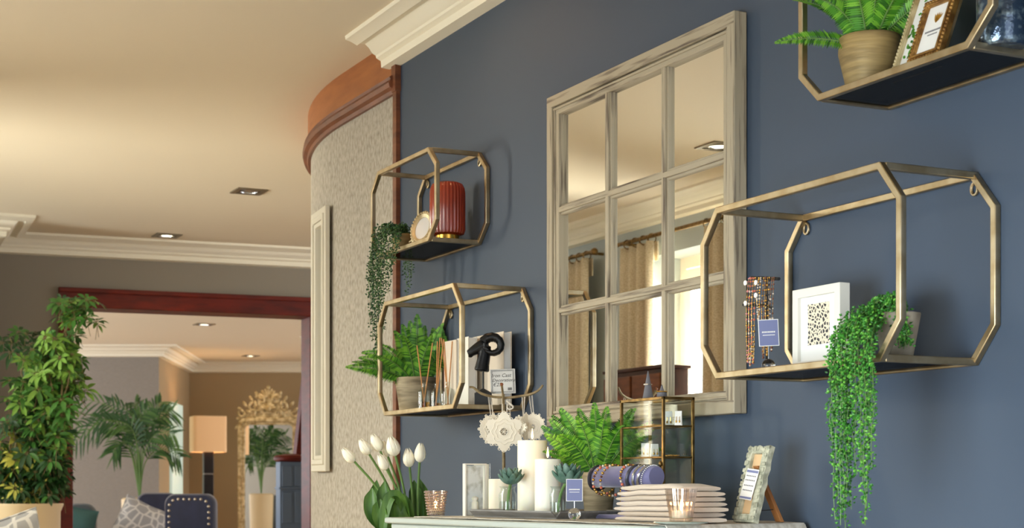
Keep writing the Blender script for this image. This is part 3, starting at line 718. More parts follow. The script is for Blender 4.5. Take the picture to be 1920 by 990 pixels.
# handwritten price card leaning at the branch
cc = onS('B', 943.5, 1.945); q = ppm(cc); zc_ = topz(cc, 738)-cc.z
t = thing('price_card', 'white handwritten price card with black border beside the black ram head', 'sign', tuple(cc), RC)
MB().box((-.012, -.006, 0), (.012, .006, .006)).build('card_foot', m_black, t, bevel=.001)
MB().tube([(0, .001, .004), (0, .001, zc_+.01)], .0009, 6).build('card_wire', m_silver, t)
M_ = Matrix.Translation((0, 0, zc_)) @ Matrix.Rotation(-.035, 4, 'Y')
MB(M_).box((-23.5*q, -.0006, 0), (23.5*q, .0006, 46*q)).build('card', m_paper, t, smooth=False)
mb = MB(M_); w2, h2 = 21*q, 42*q
for off in (0, 1.6*q):
    mb.sq([(-w2+off, -.0009, 2*q+off), (w2-off, -.0009, 2*q+off), (w2-off, -.0009, 44*q-off), (-w2+off, -.0009, 44*q-off)], .55*q, .0003, (0, 1, 0), True)
mb.build('card_border', m_black, t, smooth=False)
mb = MB(M_); text(mb, 'Iron Cast', 9.5*q, -3*q, 31*q, -.001, shear=.3); text(mb, 'Decorations', 8.5*q, 1.5*q, 22.5*q, -.001, shear=.3); text(mb, '€25', 9.5*q, -11*q, 14*q, -.001, shear=.3)
mb.build('handwriting', m_black, t, smooth=False)
mb = MB(M_)
for k in range(8): mb.box((9*q+k*1.0*q, -.001, 6*q), (9*q+k*1.0*q+.55*q, -.0006, 11*q))
mb.build('barcode', m_black, t, smooth=False)

# ------------------------------------------------------------------ ferns and trailing plants
def fern(name, label, loc, mats, fronds, potdef, pm, group=None, sc=1.0):
    """fronds: (azimuth deg, start elevation deg, length m, droop) in the picture: 0 = right, 90 = away, 180 = left, 270 = nearer"""
    r0, r1, h = potdef
    pt = thing(name, label[0], 'plant', tuple(loc), RW)
    MB().lathe([(.001, 0), (r0*.94, 0), (r0, .004), (r0*1.01+(r1-r0)*.3, h*.3), (r1*1.01, h*.72), (r1, h-.003), (r1*.98, h), (r1*.9, h-.002), (r1*.88, h*.8), (.001, h*.8)], 36).build('pot', pm, pt)
    MB().lathe([(.001, h*.801), (r1*.87, h*.801), (r1*.5, h*.86), (.001, h*.87)], 18).build('soil', m_soil, pt)
    f = pt; zo = h*.85
    leaf = MB(); st = MB()
    for (az, el, L, dr) in fronds:
        a_, e_ = math.radians(az+64), math.radians(el); ylim = 1.985-loc.x; hd = Vector((math.cos(a_), math.sin(a_), 0)); n = 16; P = []; c = Vector((hd.x*.012*sc, hd.y*.012*sc, zo))
        for i in range(n+1):
            P.append(c.copy()); e2 = e_-dr*(i/n)**1.4*1.6; c = c+(hd*math.cos(e2)+Vector((0, 0, math.sin(e2))))*(L/n); c.y = min(c.y, ylim)
        st.tube(P, [.0016*sc*(1-.75*i/n)+.0003 for i in range(n+1)], 5)
        dm = (P[n//2+1]-P[n//2]).normalized(); sc2 = dm.cross(Vector((-.9, .44, -.05))); sc2 = sc2.normalized() if sc2.length > .2 else Vector((-hd.y, hd.x, 0)); s0_ = Vector((-hd.y, hd.x, 0)); sc2 = sc2 if sc2.dot(s0_) >= 0 else -sc2; kb = U(.45, .95)
        side = (s0_*(1-kb)+sc2*kb).normalized(); ns = int(L/.0042/sc); tw = U(-.5, .5)
        for k in range(2, ns):
            t_ = k/ns; i = min(n-1, int(t_*n)); p_ = P[i].lerp(P[i+1], t_*n-i); d_ = (P[i+1]-P[i]).normalized()
            up = side.cross(d_); up = up if up.z > -.2 else -up
            wl = L*.20*math.sin(PI*min(.98, .14+.84*t_))**.75*(1-.35*t_)*U(.9, 1.1)
            for sg in (-1, 1):
                sd = (side*sg*math.cos(tw*.6)+up*(.15+sg*math.sin(tw*.6))+d_*.38).normalized()
                leaf.mi = random.choice((0, 0, 1, 1, 2)); leaf.blade(p_, sd, up, wl, .0052*sc, .10, 2, .2)
    leaf.build('fronds', mats, f); st.build('stems', m_stem, f)
    return f
def rim_path(c, r, a_, hrim, down, out=.012, wig=.006):      # strand from the pot centre over the rim and straight down
    d = Vector((math.cos(a_), math.sin(a_), 0))
    P = [Vector((c[0], c[1], hrim+.008))+d*r*.4, Vector((c[0], c[1], hrim+.012))+d*r*.95, Vector((c[0], c[1], hrim-.004))+d*(r+out)]
    k = 5
    for i in range(1, k+1): P.append(Vector((c[0]+U(-wig, wig), c[1]+U(-wig, wig)*.5, hrim-.004-down*i/k))+d*(r+out*1.15))
    return P
def strand(leaf, stem, P, sp, L, w_, sr=.0007, spread=1.0, k=2):
    S = seg_path(P, 6); stem.tube(S, sr, 4)
    acc = 0
    for i in range(len(S)-1):
        d = S[i+1]-S[i]; l = d.length; acc += l
        while acc > sp:
            acc -= sp; p_ = S[i+1]-d.normalized()*acc if l > 0 else S[i]
            for _ in range(k):
                v = Vector((U(-1, 1), U(-1, 1), U(-.5, .8))).normalized(); leaf.mi = random.choice((0, 0, 1, 2))
                leaf.octa(p_+v*spread*.002, v, L*U(.75, 1.2), w_*U(.8, 1.2))
# shelf D: fern in a gold pot
p = onS('D', 1631, 1.915); q = ppm(p)
fern('potted_fern', ('bright fern in the gold pot on the top right shelf, one frond reaching left', 'ribbed gold pot under the fern on the top right shelf'), p, m_fern,
     [(182, 14, .17, .35), (95, 82, .20, .3), (60, 66, .19, .5), (120, 66, .19, .4), (20, 56, .18, .6), (165, 58, .17, .6), (75, 75, .2, .2), (300, 62, .18, .6), (240, 62, .18, .6), (330, 50, .17, .7), (210, 54, .15, .7), (270, 70, .18, .5), (0, 66, .19, .4), (150, 74, .2, .3), (30, 76, .2, .3)],
     (43*q, 58*q, 108*q), m_pot, None, 1.0)
# shelf B: fern in a woven pot
p = onS('B', 781, 1.905); q = ppm(p)
fern('potted_fern', ('fern in the woven pot on the shelf with the black ram head', 'woven grey-brown pot at the left of the shelf with the ram head'), p, m_fern,
     [(181, 24, .215, .30), (188, 32, .20, .38), (176, 40, .19, .42), (200, 28, .17, .4), (184, 52, .19, .6), (110, 80, .21, .2), (75, 76, .20, .2), (35, 58, .21, .25), (55, 66, .21, .2), (140, 74, .19, .3), (10, 54, .20, .3), (20, 68, .20, .25), (250, 74, .17, .5), (300, 70, .17, .4), (345, 60, .17, .4), (215, 50, .16, .6), (130, 82, .2, .3), (165, 62, .18, .45), (90, 86, .22, .1), (0, 76, .2, .2)],
     (32*q, 38*q, 68*q), m_pot2)
# console: big fern
p = onT(1122, .335, TZ); q = ppm(p)
fern('potted_fern', ('lush green fern between the tall candle and the brass glass cabinet', 'woven pot holding the big fern on the console table'), p, m_fern,
     [(180, 50, .175, .12), (184, 60, .175, .18), (174, 64, .18, .2), (190, 42, .14, .4), (160, 70, .185, .2), (130, 78, .18, .2), (100, 84, .185, .1), (70, 78, .185, .2), (40, 66, .185, .3), (20, 56, .18, .4), (0, 62, .18, .35), (345, 44, .16, .5), (325, 60, .16, .5), (275, 76, .165, .5), (220, 62, .16, .6), (300, 70, .16, .5), (140, 66, .18, .3), (260, 82, .175, .3), (235, 74, .17, .4), (5, 74, .185, .25), (200, 52, .165, .35), (185, 72, .185, .2), (350, 78, .18, .3), (30, 48, .16, .5)],
     (26*q, 31*q, 84*q), m_pot2, None, 1.0)
# shelf C: trailing plant in a concrete pot
p = onS('C', 1682, 1.868); q = ppm(p)
pt = thing('potted_trailing_plant', 'bright green trailing plant in a concrete pot spilling far below the right shelf', 'plant', tuple(p), RW)
MB().lathe([(.001, 0), (28*q, 0), (30*q, .003), (45*q, 84*q), (44*q, 87*q), (39*q, 86*q), (37*q, 70*q), (.001, 70*q)], 10).build('pot', m_conc, pt)
MB().lathe([(.001, 70.5*q), (37*q, 70.5*q), (20*q, 76*q), (.001, 77*q)], 12).build('soil', m_soil, pt)
f = pt; ML = Matrix.Translation((0, 0, 74*q))
leaf, stem = MB(ML), MB(ML); hz = 12*q
for k in range(96):                                    # mound over and around the pot
    a_ = U(0, 2*PI); r_ = U(.15, 1)*64*q
    e_ = Vector((math.cos(a_)*r_*1.2-30*q, math.sin(a_)*r_*.55-.018, hz+U(-.6, 1)*28*q*(1.25-r_/(70*q))))
    if e_.x < -30*q: e_.z -= (-30*q-e_.x)*.55
    b0 = Vector((U(-1, 1)*20*q, U(-1, 1)*18*q, 2*q))
    strand(leaf, stem, [b0, (b0+e_)/2+Vector((0, 0, U(16, 34)*q)), e_, e_+Vector((U(-6, 2)*q, U(-1, 0)*8*q, -U(6, 26)*q))], .0058, .0072, .0030, spread=2.0, k=2)
zb_ = p.z+74*q
def lp(px, py, X): w_ = onX(px, py, X); return Vector((-(w_.y-p.y), w_.x-p.x, w_.z-zb_))
for (px, py) in [(1561, 830), (1566, 975), (1570, 905), (1576, 985), (1580, 880), (1585, 990), (1590, 870), (1596, 955), (1602, 845), (1607, 890), (1613, 866), (1618, 905), (1624, 960), (1629, 830), (1633, 790), (1558, 770), (1586, 930), (1572, 940), (1598, 800), (1616, 780), (1622, 985), (1568, 860), (1579, 960), (1628, 860), (1592, 830), (1606, 760), (1564, 800), (1635, 880)]:
    fx = 1.742+U(-.012, .018); s0 = Vector((U(-45, 5)*q, -U(10, 40)*q, U(0, 20)*q)); top = lp(px+U(-6, 6), 640+U(-30, 25), 1.765); 
    m1 = lp(px+U(-3, 3), 720, fx); e_ = lp(px, py, fx)
    strand(leaf, stem, [s0, (s0+top)/2+Vector((0, -.005, U(8, 22)*q)), top, m1]+[m1.lerp(e_, i/4)+Vector((U(-3, 3)*q, U(-.004, .004), 0)) for i in (1, 2, 3)]+[e_], .0062, .0072, .0031, spread=2.0, k=2)
for k in range(24):                                     # a few runners right of the pot
    s0 = Vector((U(0, 20)*q, -U(0, 20)*q, U(0, 14)*q)); e_ = Vector((U(28, 54)*q, -U(0, 34)*q, U(-64, -20)*q))
    strand(leaf, stem, [s0, Vector((s0.x*.5+e_.x*.5, -.018, 20*q)), e_], .006, .0072, .003, spread=2, k=2)
leaf.build('leaves', m_pearl, f); stem.build('stems', m_stem, f)
# shelf A: dark trailing plant in a small gold pot
p = onS('A', 756, 1.905); q = ppm(p)
pt = thing('potted_trailing_plant', 'dark green string plant in a gold pot hanging from the upper left shelf', 'plant', tuple(p), RW)
MB().lathe([(.001, 0), (15*q, 0), (17*q, .003), (21*q, 38*q), (20*q, 40*q), (18*q, 38*q), (17*q, 30*q), (.001, 30*q)], 24).build('pot', m_pot, pt)
MB().lathe([(.001, 30.3*q), (17*q, 30.3*q), (8*q, 34*q), (.001, 34.5*q)], 12).build('soil', m_soil, pt)
f = pt; ML = Matrix.Translation((0, 0, 34*q))
leaf, stem = MB(ML), MB(ML); zb_ = p.z+34*q
for k in range(26):
    a_ = U(0, 2*PI); r_ = U(.3, 1)*24*q; e_ = Vector((math.cos(a_)*r_-2*q, math.sin(a_)*r_*.8, U(-6, 22)*q))
    b0 = Vector((U(-1, 1)*9*q, U(-1, 1)*9*q, 0))
    strand(leaf, stem, [b0, (b0+e_)/2+Vector((0, 0, U(8, 20)*q)), e_, e_+Vector((0, 0, -U(4, 18)*q))], .006, .0078, .003, spread=1.5, k=2)
for (px, py) in [(690, 560), (694, 610), (698, 640), (702, 600), (706, 655), (710, 585), (714, 570), (718, 625), (722, 540), (727, 550), (731, 520), (696, 580), (704, 690), (712, 610), (700, 560), (708, 540), (735, 500), (693, 530)]:
    X = 1.80+U(-.012, .012); s0 = Vector((U(-10, 4)*q, -U(2, 10)*q, U(0, 6)*q)); top = lp(px+14, 436+U(-10, 12), 1.822); m1 = lp(px+3, 490, X); e_ = lp(px, py, X)
    strand(leaf, stem, [s0, (s0+top)/2+Vector((0, -.002, 10*q)), top, m1]+[m1.lerp(e_, i/3)+Vector((U(-3, 3)*q, 0, 0)) for i in (1, 2)]+[e_], .0068, .0085, .0033, spread=1.4, k=2)
for (px, py) in [(762, 560), (768, 540), (772, 520), (765, 500), (758, 515)]:
    X = 1.972; s0 = Vector((0, 8*q, 4*q)); m1 = lp(px, 480, X); e_ = lp(px, py, X)
    strand(leaf, stem, [s0, Vector((4*q, 18*q, 10*q)), m1, (m1+e_)/2, e_], .009, .008, .003, spread=1.2, k=2)
leaf.build('leaves', m_ivy, f); stem.build('stems', m_stem, f)
# ------------------------------------------------------------------ things on the upper left shelf
p = onS('A', 839, 1.915); q = ppm(p)
t = thing('table_lamp', 'rust red ribbed glass table lamp on a brass base, upper left shelf', 'lamp', tuple(p), RW)
r, h = 33*q, 112*q; rb = lambda a_: .022*math.sin(a_*30)
MB().lathe([(r*.62, 0), (r*.66, .002), (r*.66, 12*q), (r*.60, 13*q)], 32).build('lamp_base', m_bgold, t)
MB().lathe([(r*.70, 12*q), (r*.93, 15*q), (r, 22*q), (r, 92*q), (r*.96, 101*q), (r*.86, 108*q), (r*.6, h), (.001, h)], 180, wob=rb).build('glass_shade', m_rust, t)
def leanframe(loc, rz, lean, name, label, cat='photo frame'):
    t = thing(name, label, cat, tuple(loc), rz)
    return t, Matrix.Rotation(-lean, 4, 'X')
p = onS('A', 786, 1.862); q = ppm(p)
t, M_ = leanframe(p, RW+.6, .36, 'framed_photo', 'ornate gilt frame with an oval white photo, leaning beside the rust red lamp')
w2, h2 = .039, .056
mb = MB(M_); n = 44; Ro = []
for k in range(n):
    a_ = 2*PI*k/n; ca, sa = math.cos(a_), math.sin(a_); e1 = 1+.05*math.cos(8*a_)
    Ro.append([(w2*1.0*e1*ca, .004, h2+h2*e1*sa), (w2*1.0*e1*ca, -.004, h2+h2*e1*sa), (w2*.8*ca, -.009, h2+h2*.82*sa), (w2*.62*ca, -.004, h2+h2*.66*sa), (w2*.62*ca, .004, h2+h2*.66*sa)])
mb.rings(Ro, True); mb.build('frame', m_ogold, t)
mb = MB(M_)
for k in range(30):
    a_ = 2*PI*k/30; mb.ell((w2*.9*math.cos(a_), -.007, h2+h2*.92*math.sin(a_)), (.0042, .004, .0042), 7, 5)
for sx in (-1, 1): mb.tube([(sx*(.006+.016*math.cos(b_)*(1-b_/9)+.014), -.004, .010+.008*math.sin(b_)*(1-b_/9)) for b_ in [i*.5 for i in range(14)]], .0022, 6)
mb.build('scrollwork', m_ogold, t)
MB(M_).lathe([(.001, -.0)], 3) if False else None
mb = MB(M_); mb.rings([[(w2*.64*math.cos(2*PI*k/30), yy, h2+h2*.68*math.sin(2*PI*k/30)) for k in range(30)] for yy in (-.002, .001)]); mb.build('photo', m_paper, t, smooth=False)
MB(M_).box((-.004, .002, .03), (.004, .005, .04)).build('easel_hinge', m_dwood, t)

# ------------------------------------------------------------------ things on the shelf with the ram head
def reed(px, X, r, pyn, oil, label, reeds):
    p = onS('B', px, X); q = ppm(p); r *= q; h = topz(p, pyn)-p.z; hs = h*.62
    t = thing('reed_diffuser', label, 'reed diffuser', tuple(p), RC)
    hs = h*.70
    MB().lathe([(.001, 0), (r*.97, 0), (r, .002), (r, hs*.92), (r*.93, hs), (r*.42, hs*1.10), (r*.36, hs*1.14), (r*.36, h*.95), (r*.46, h), (r*.28, h), (r*.28, hs*1.14), (r*.85, hs*.96), (r*.93, hs*.88), (r*.93, .004), (.001, .003)], 28).build('bottle', m_glass, t)
    MB().lathe([(.001, .0035), (r*.92, .0035), (r*.92, hs*oil), (.001, hs*oil)], 24).build('fragrance_oil', m_amber, t)
    for (dx, py) in reeds:
        e_ = Vector((dx*q, U(-.006, .006), topz(p, py)-p.z)); s0 = Vector((-e_.x*.12, 0, .005))
        MB().tube([s0, e_], .0017, 6).build('reed', m_reed, t)
reed(795, 1.832, 12, 716, .42, 'reed diffuser bottle with two crossed sticks, leftmost of three in front of the fern', [(-13, 648), (16, 643)])
reed(818, 1.85, 10.5, 718, .35, 'reed diffuser bottle with upright sticks, middle of the three', [(7, 633), (14, 636), (2, 640)])
reed(840, 1.84, 14, 716, .2, 'widest reed diffuser bottle with sticks leaning left, rightmost of three', [(-12, 634), (-7, 640), (8, 640)])
def bookbox(px0, px1, X, pyt, dp, label, face, spine, cat='book'):
    a, b = onS('B', px0, X), onS('B', px1, X); w_ = a.y-b.y; h = topz(a, pyt)-a.z
    t = thing('boxed_book', label, cat, ((a.x), (a.y+b.y)/2, a.z), RW)
    MB().box((-w_/2, 0, 0), (w_/2, .0025, h)).build('front_cover', face, t, bevel=.0006)
    MB().box((-w_/2, dp-.0025, 0), (w_/2, dp, h)).build('back_cover', face, t, bevel=.0006)
    MB().box((-w_/2-.0022, 0, 0), (-w_/2, dp, h)).build('spine', spine, t, bevel=.0006)
    MB().box((-w_/2+.001, .003, .002), (w_/2-.003, dp-.003, h-.003)).build('page_block', m_paper, t)
    return t, w_, h
bookbox(833, 855, 1.90, 641, .028, 'narrow pale book with blush spine, leftmost of those behind the reed diffusers', m_book1, m_book2)
bookbox(857, 878, 1.908, 635, .028, 'narrow cream book standing between the blush one and the large book', m_white, m_book1)
t, w_, h = bookbox(888, 944, 1.952, 632, .026, 'large cream book with a pink corner standing behind the black ram head', m_book1, m_white)
MB().box((-w_/2+.0005, -.0006, h*.66), (-w_/2+.018, -.0001, h-.002)).build('pink_label', m_book2, t, smooth=False)
# ram head on a rod
p = onS('B', 906, 1.893); q = ppm(p)
t = thing('ram_sculpture', 'black cast iron ram head on a rod and block in front of the large book', 'sculpture', tuple(p), RC)
zf = lambda py: topz(p, py)-p.z
K = 1.0                                             # px along the wall are foreshortened
X_ = lambda px: (px-906)*q*K
mb = MB()
def tp(pts, rs, n=12, flat=1.0): mb.tube(seg_path(pts, 4), [rs[0]+(0)]*0+[rs[min(len(rs)-2, int(i/4))]*(1-(i % 4)/4)+rs[min(len(rs)-1, int(i/4)+1)]*((i % 4)/4) for i in range(4*(len(pts)-1)+1)], n, flat=flat)
tp([(X_(877), 0, zf(663)), (X_(884), 0, zf(660)), (X_(894), 0, zf(654)), (X_(906), 0, zf(648)), (X_(916), 0, zf(648))], [.0085, .0125, .0155, .0185, .013])
tp([(X_(911), 0, zf(648)), (X_(908), 0, zf(668)), (X_(905), 0, zf(683)), (X_(903), 0, zf(696))], [.017, .0195, .0215, .025], 14, .75)
for s in (-1, 1): mb.ell((X_(903), s*.013, zf(645)), (.005, .004, .004), 8, 6)
mb.ell((X_(882), 0, zf(668)), (.007, .005, .004), 8, 6)
o = mb.build('head', m_ram, t); rm = o.modifiers.new('join', 'REMESH'); rm.mode = 'VOXEL'; rm.voxel_size = .0016; rm.use_smooth_shade = True
sm = o.modifiers.new('soft', 'SMOOTH'); sm.iterations = 4; sm.factor = .5
for s in (-1, 1):
    P = []; Rr = []
    for i in range(34):
        k = i/33; a_ = PI*.86-k*2*PI*.98; rad_ = (15.5-3*k)*q*1.05
        P.append((X_(923)+rad_*math.cos(a_)*1.08, s*(.007+.008*k), zf(648)+rad_*math.sin(a_))); Rr.append((.0142*(1-k*.66))*(1+.07*math.sin(i*2.4)))
    MB().tube(P, Rr, 12).build('horn', m_ram, t)
    MB().ell((X_(912), s*.02, zf(655)), (.010, .003, .005), 10, 6, Matrix.Rotation(.5, 3, 'Y')).build('ear', m_ram, t)
MB().tube([(0, 0, zf(735)), (0, 0, zf(690))], .0028, 10).build('rod', m_black, t)
MB().lathe([(.024, zf(738)), (.020, zf(735)), (.004, zf(729))], 20).build('collar', m_black, t)
MB().box((-.024, -.02, 0), (.024, .02, zf(737))).build('base_block', m_black, t, bevel=.0015)

# ------------------------------------------------------------------ things on the right shelf
a, b = onS('C', 1487, 1.872), onS('C', 1576, 1.872); w_ = a.y-b.y; h = topz(a, 545)-a.z
t = thing('picture_frame', 'deep white square picture frame with a speckled print on the right shelf', 'picture frame', (1.872, (a.y+b.y)/2, a.z), RW)
fw = .017
mb = MB().sq([(-w_/2+fw/2, .010, fw/2), (w_/2-fw/2, .010, fw/2), (w_/2-fw/2, .010, h-fw/2), (-w_/2+fw/2, .010, h-fw/2)], fw, .024, (0, 1, 0), True); mb.build('frame', m_white, t, bevel=.001)
MB().box((-w_/2+.012, .006, .012), (w_/2-.012, .010, h-.012)).build('mount', m_paper, t, smooth=False)
s2 = w_*.235
MB().box((-s2*.95, .0050, h*.30), (s2*.95, .0062, h*.30+s2*2.25)).build('print', m_lacep, t, smooth=False)
# bead necklaces on a black stand
p = onS('C', 1428, 1.90); q = ppm(p)
t = thing('necklace_stand', 'black bar stand carrying the bead necklaces beside the big mirror', 'jewellery stand', tuple(p), RW)
KX = 1.6
zf = lambda py: topz(p, py)-p.z
XX = lambda px: (px-1428)*q*KX
MB().cbox((0, 0, .003), (.06, .05, .006)).build('stand_base', m_black, t, bevel=.001)
MB().tube([(0, .012, 0), (0, .012, zf(519))], .0028, 8).build('post', m_black, t)
MB().tube([(XX(1402), .006, zf(516)), (0, .010, zf(521)), (XX(1458), .006, zf(528))], .0034, 8).build('bar', m_black, t)
MB().tube([(XX(1398), -.010, zf(567)), (0, .008, zf(572)), (XX(1454), -.006, zf(582))], .003, 8).build('bar', m_black, t)
NK = [(1403, -.004, 3, 1, 'coral and pink bead necklace, leftmost on the black stand', 676), (1411, -.008, 0, 2, 'coral bead necklace with pearls, second from the left on the black stand', 684),
      (1419, -.010, 1, 0, 'gold and coral bead necklace, third from the left on the black stand', 680), (1428, -.008, 2, 1, 'pearl disc necklace at the middle of the black stand', 600),
      (1436, -.006, 4, 1, 'brown and gold bead necklace right of the pearl discs', 672), (1444, -.006, 1, 5, 'gold and black bead necklace behind the lavender shop sign', 668), (1451, -.004, 4, 2, 'brown and pearl bead necklace, rightmost on the black stand', 660)]
for (px, y_, c1, c2_, lab, pyb) in NK:                # strands of beads, the pearl one with flat discs
    zt, zl = zf(519+(px-1402)*.16), zf(pyb)
    n = thing('bead_necklace', lab, 'necklace', tuple(Vector(p)+Matrix.Rotation(RW, 3, 'Z') @ Vector((XX(px), y_, zt))), RW, 'bead necklaces on the black stand')
    P = seg_path([(-.003, .004, .002), (-.0045, 0, -(zt-zl)*.35), (-.0035, 0, -(zt-zl)*.75), (0, 0, -(zt-zl)), (.0035, 0, -(zt-zl)*.75), (.0045, 0, -(zt-zl)*.35), (.003, .004, .002)], 12)
    MB().tube(P, .0005, 4).build('thread', m_bead[1], n)
    mb = MB()
    for i, v in enumerate(P):
        if i % 2 == 0: mb.mi = 0 if U(0, 1) < .6 else 1; mb.ell(v, U(.0014, .0026), 7, 5)
    mb.build('beads', [m_bead[c1], m_bead[c2_]], n)
    if c1 in (2, 3):
        for zz in (.008, .034 if c1 == 2 else .05):
            MB().rings([[(.0052*math.cos(2*PI*k/16), yy, -zz+.0052*math.sin(2*PI*k/16)) for k in range(16)] for yy in (-.007, -.0045)]).build('pearl_disc', m_bead[2], n)

# ------------------------------------------------------------------ things on the top right shelf
p = onS('D', 1718, 1.838); q = ppm(p)
t, M_ = leanframe(p, RW, .36, 'framed_photo', 'gilt frame with a white logo card in front of the leafy frame, top right shelf')
def rectframe(M_, w_, h_, fw, m, t, name='frame'):
    mb = MB(M_).sq([(-w_/2+fw/2, 0, fw/2), (w_/2-fw/2, 0, fw/2), (w_/2-fw/2, 0, h_-fw/2), (-w_/2+fw/2, 0, h_-fw/2)], fw, .012, (0, 1, 0), True)
    mb.sq([(-w_/2+fw*.75, -.006, fw*.75), (w_/2-fw*.75, -.006, fw*.75), (w_/2-fw*.75, -.006, h_-fw*.75), (-w_/2+fw*.75, -.006, h_-fw*.75)], fw*.35, .006, (0, 1, 0), True)
    mb.build(name, m, t, bevel=.001)
    mb = MB(M_); n = int(h_/.007)
    for k in range(n+1):
        z = fw*.3+(h_-fw*.6)*k/n
        for sx in (-1, 1): mb.ell((sx*(w_/2-fw*.25), -.006, z), (.0034, .0034, .0036), 7, 5)
    n = int(w_/.007)
    for k in range(1, n):
        x = -w_/2+w_*k/n
        for z in (fw*.25, h_-fw*.25): mb.ell((x, -.006, z), (.0036, .0034, .0034), 7, 5)
    mb.build('beading', m, t)
m_gframe = mat('gilt_frame', C(176, 134, 72), .4, .7, col2=C(118, 82, 40), scale=60, bump=.3)
t.location.x += .0; W_, H_2 = .080, .118; off = Matrix.Translation((.022, 0, 0)); M2 = off @ M_
rectframe(M2, W_, H_2, .012, m_gframe, t)
MB(M2).box((-W_/2+.010, -.001, .010), (W_/2-.010, .001, H_2-.010)).build('card', m_paper, t, smooth=False)
mb = MB(M2)
for k in range(5): mb.blade((0, -.0016, H_2*.60), (math.sin(.5+k*.28-.9), 0, math.cos(.5+k*.28-.9)), (0, -1, 0), .020, .005, 0, 3, 0)
mb.build('leaf_emblem', m_bgold, t)
mb = MB(M2)
for k in range(11): mb.box((-.021+k*.0039, -.0016, H_2*.46), (-.0185+k*.0039, -.001, H_2*.46+.0034))
for k in range(7): mb.box((-.012+k*.0036, -.0016, H_2*.405), (-.0098+k*.0036, -.001, H_2*.405+.0022))
mb.build('lettering', m_grey, t, smooth=False)
p = onS('D', 1692, 1.885); t, M_ = leanframe(p, RW, .36, 'framed_photo', 'cream and gilt frame with a leaf print, between the gold pot and logo card')
M2 = Matrix.Translation((.034, 0, 0)) @ M_; W_, H_2 = .13, .175; rectframe(M2, W_, H_2, .012, m_ogold, t)
MB(M2).box((-W_/2+.010, -.001, .010), (W_/2-.010, .001, H_2-.010)).build('mount', m_paper, t, smooth=False)
mb = MB(M2)
for k in range(60):
    z = U(.035, H_2-.02); x = random.choice((-1, 1))*U(.026, .046) if z < .1 else U(-.046, .046); a_ = U(0, 6.3); mb.mi = k % 2; mb.blade((x, -.0018, z), (math.cos(a_), 0, math.sin(a_)), (0, -1, 0), U(.008, .014), .006, 0, 3, .05)
mb.build('leaf_print', [m_fern[0], m_fern[2]], t)
p = onS('D', 1880, 1.905); q = ppm(p)
t = thing('mercury_glass_vase', 'dark blue speckled mercury glass vase at the right edge of the top shelf', 'vase', tuple(p), RW)
r = 48*q; MB().lathe([(.001, 0), (r*.86, 0), (r*.95, .006), (r, .04), (r, .12), (r*.9, .15), (r*.84, .15), (r*.93, .12), (r*.93, .04), (.001, .006)], 44).build('vase_body', m_teal, t)

# ------------------------------------------------------------------ brass and glass display cabinet
a, b = onX(1162, 900, 1.84), onX(1243, 900, 1.84); w_ = a.y-b.y; dp = .082
t = thing('display_cabinet', 'brass and glass jewellery display cabinet behind the napkin stack', 'display cabinet', (1.84, (a.y+b.y)/2, TZ), RW)
b2_ = onX(1243, 743, 1.84); h = b2_.z-TZ; bt = .0062; x0, x1 = -w_/2, w_/2
for x in (x0+bt/2, x1-bt/2):
    for y in (bt/2, dp-bt/2): MB().cbox((x, y, h/2), (bt, bt, h)).build('corner_post', m_brass, t, bevel=.0008)
zs1 = onX(1243, 798, 1.84).z-TZ; zs2 = onX(1243, 857, 1.84).z-TZ
for z, nm, k in ((bt/2, 'bottom_frame', 1), (h-bt/2, 'top_frame', 1), (zs1, 'shelf_frame', .6), (zs2, 'shelf_frame', .6)):
    MB().sq([(x0+bt/2, bt/2, z), (x1-bt/2, bt/2, z), (x1-bt/2, dp-bt/2, z), (x0+bt/2, dp-bt/2, z)], bt*k, bt*k, (0, 0, 1), True).build(nm, m_brass, t, bevel=.0005)
for z, nm in ((zs1, 'glass_shelf'), (zs2, 'glass_shelf'), (h-.004, 'top_pane'), (.003, 'base_pane')):
    MB().box((x0+bt, bt, z-.001), (x1-bt, dp-bt, z+.001)).build(nm, m_glass, t, smooth=False)
MB().box((x0+bt, .0015, bt), (x1-bt, .0035, h-bt)).build('door_pane', m_glass, t, smooth=False)
MB().box((x0+bt, dp-.0035, bt), (x1-bt, dp-.0015, h-bt)).build('back_pane', m_glass, t, smooth=False)
for x in (x0+.002, x1-.004): MB().box((x, bt, bt), (x+.002, dp-bt, h-bt)).build('side_pane', m_glass, t, smooth=False)
MB().ell((x1-.004, -.004, h*.45), (.003, .004, .007), 10, 6).build('latch', m_brass, t)
cab0 = Vector((1.84, (a.y+b.y)/2, TZ)); RWm = Matrix.Rotation(RW, 3, 'Z')
def incab(px, X, z): c = onX(px, 800, X); return Vector((c.x, c.y, TZ+z))
def earring(px, X, z, wpx, hpx, label, rz):
    c = incab(px, X, z); q = ppm(c); w_, h_ = wpx*q, hpx*q
    t = thing('earring_card', label, 'earrings', tuple(c), rz, 'earring cards in the display cabinet')
    MB().rings([[(-w_/2, 0, 0), (-w_/2, .001, 0), (-w_/2, .007, h_), (-w_/2, .006, h_)], [(w_/2, 0, 0), (w_/2, .001, 0), (w_/2, .007, h_), (w_/2, .006, h_)]]).build('card', m_paper, t, smooth=False)
    MB().rings([[(-w_/2, .013, 0), (-w_/2, .014, 0), (-w_/2, .0075, h_), (-w_/2, .0065, h_)], [(w_/2, .013, 0), (w_/2, .014, 0), (w_/2, .0075, h_), (w_/2, .0065, h_)]]).build('card_back', m_paper, t, smooth=False)
    for sx in (-1, 1):
        mb = MB(); mb.tube([(sx*w_*.22, .004, h_*.6), (sx*w_*.22, -.001, h_*.58), (sx*w_*.24, -.001, h_*.3)], .0006, 5); mb.ell((sx*w_*.24, -.0012, h_*.26), (.0018, .0016, .003), 7, 5); mb.build('earring', m_bgold, t)
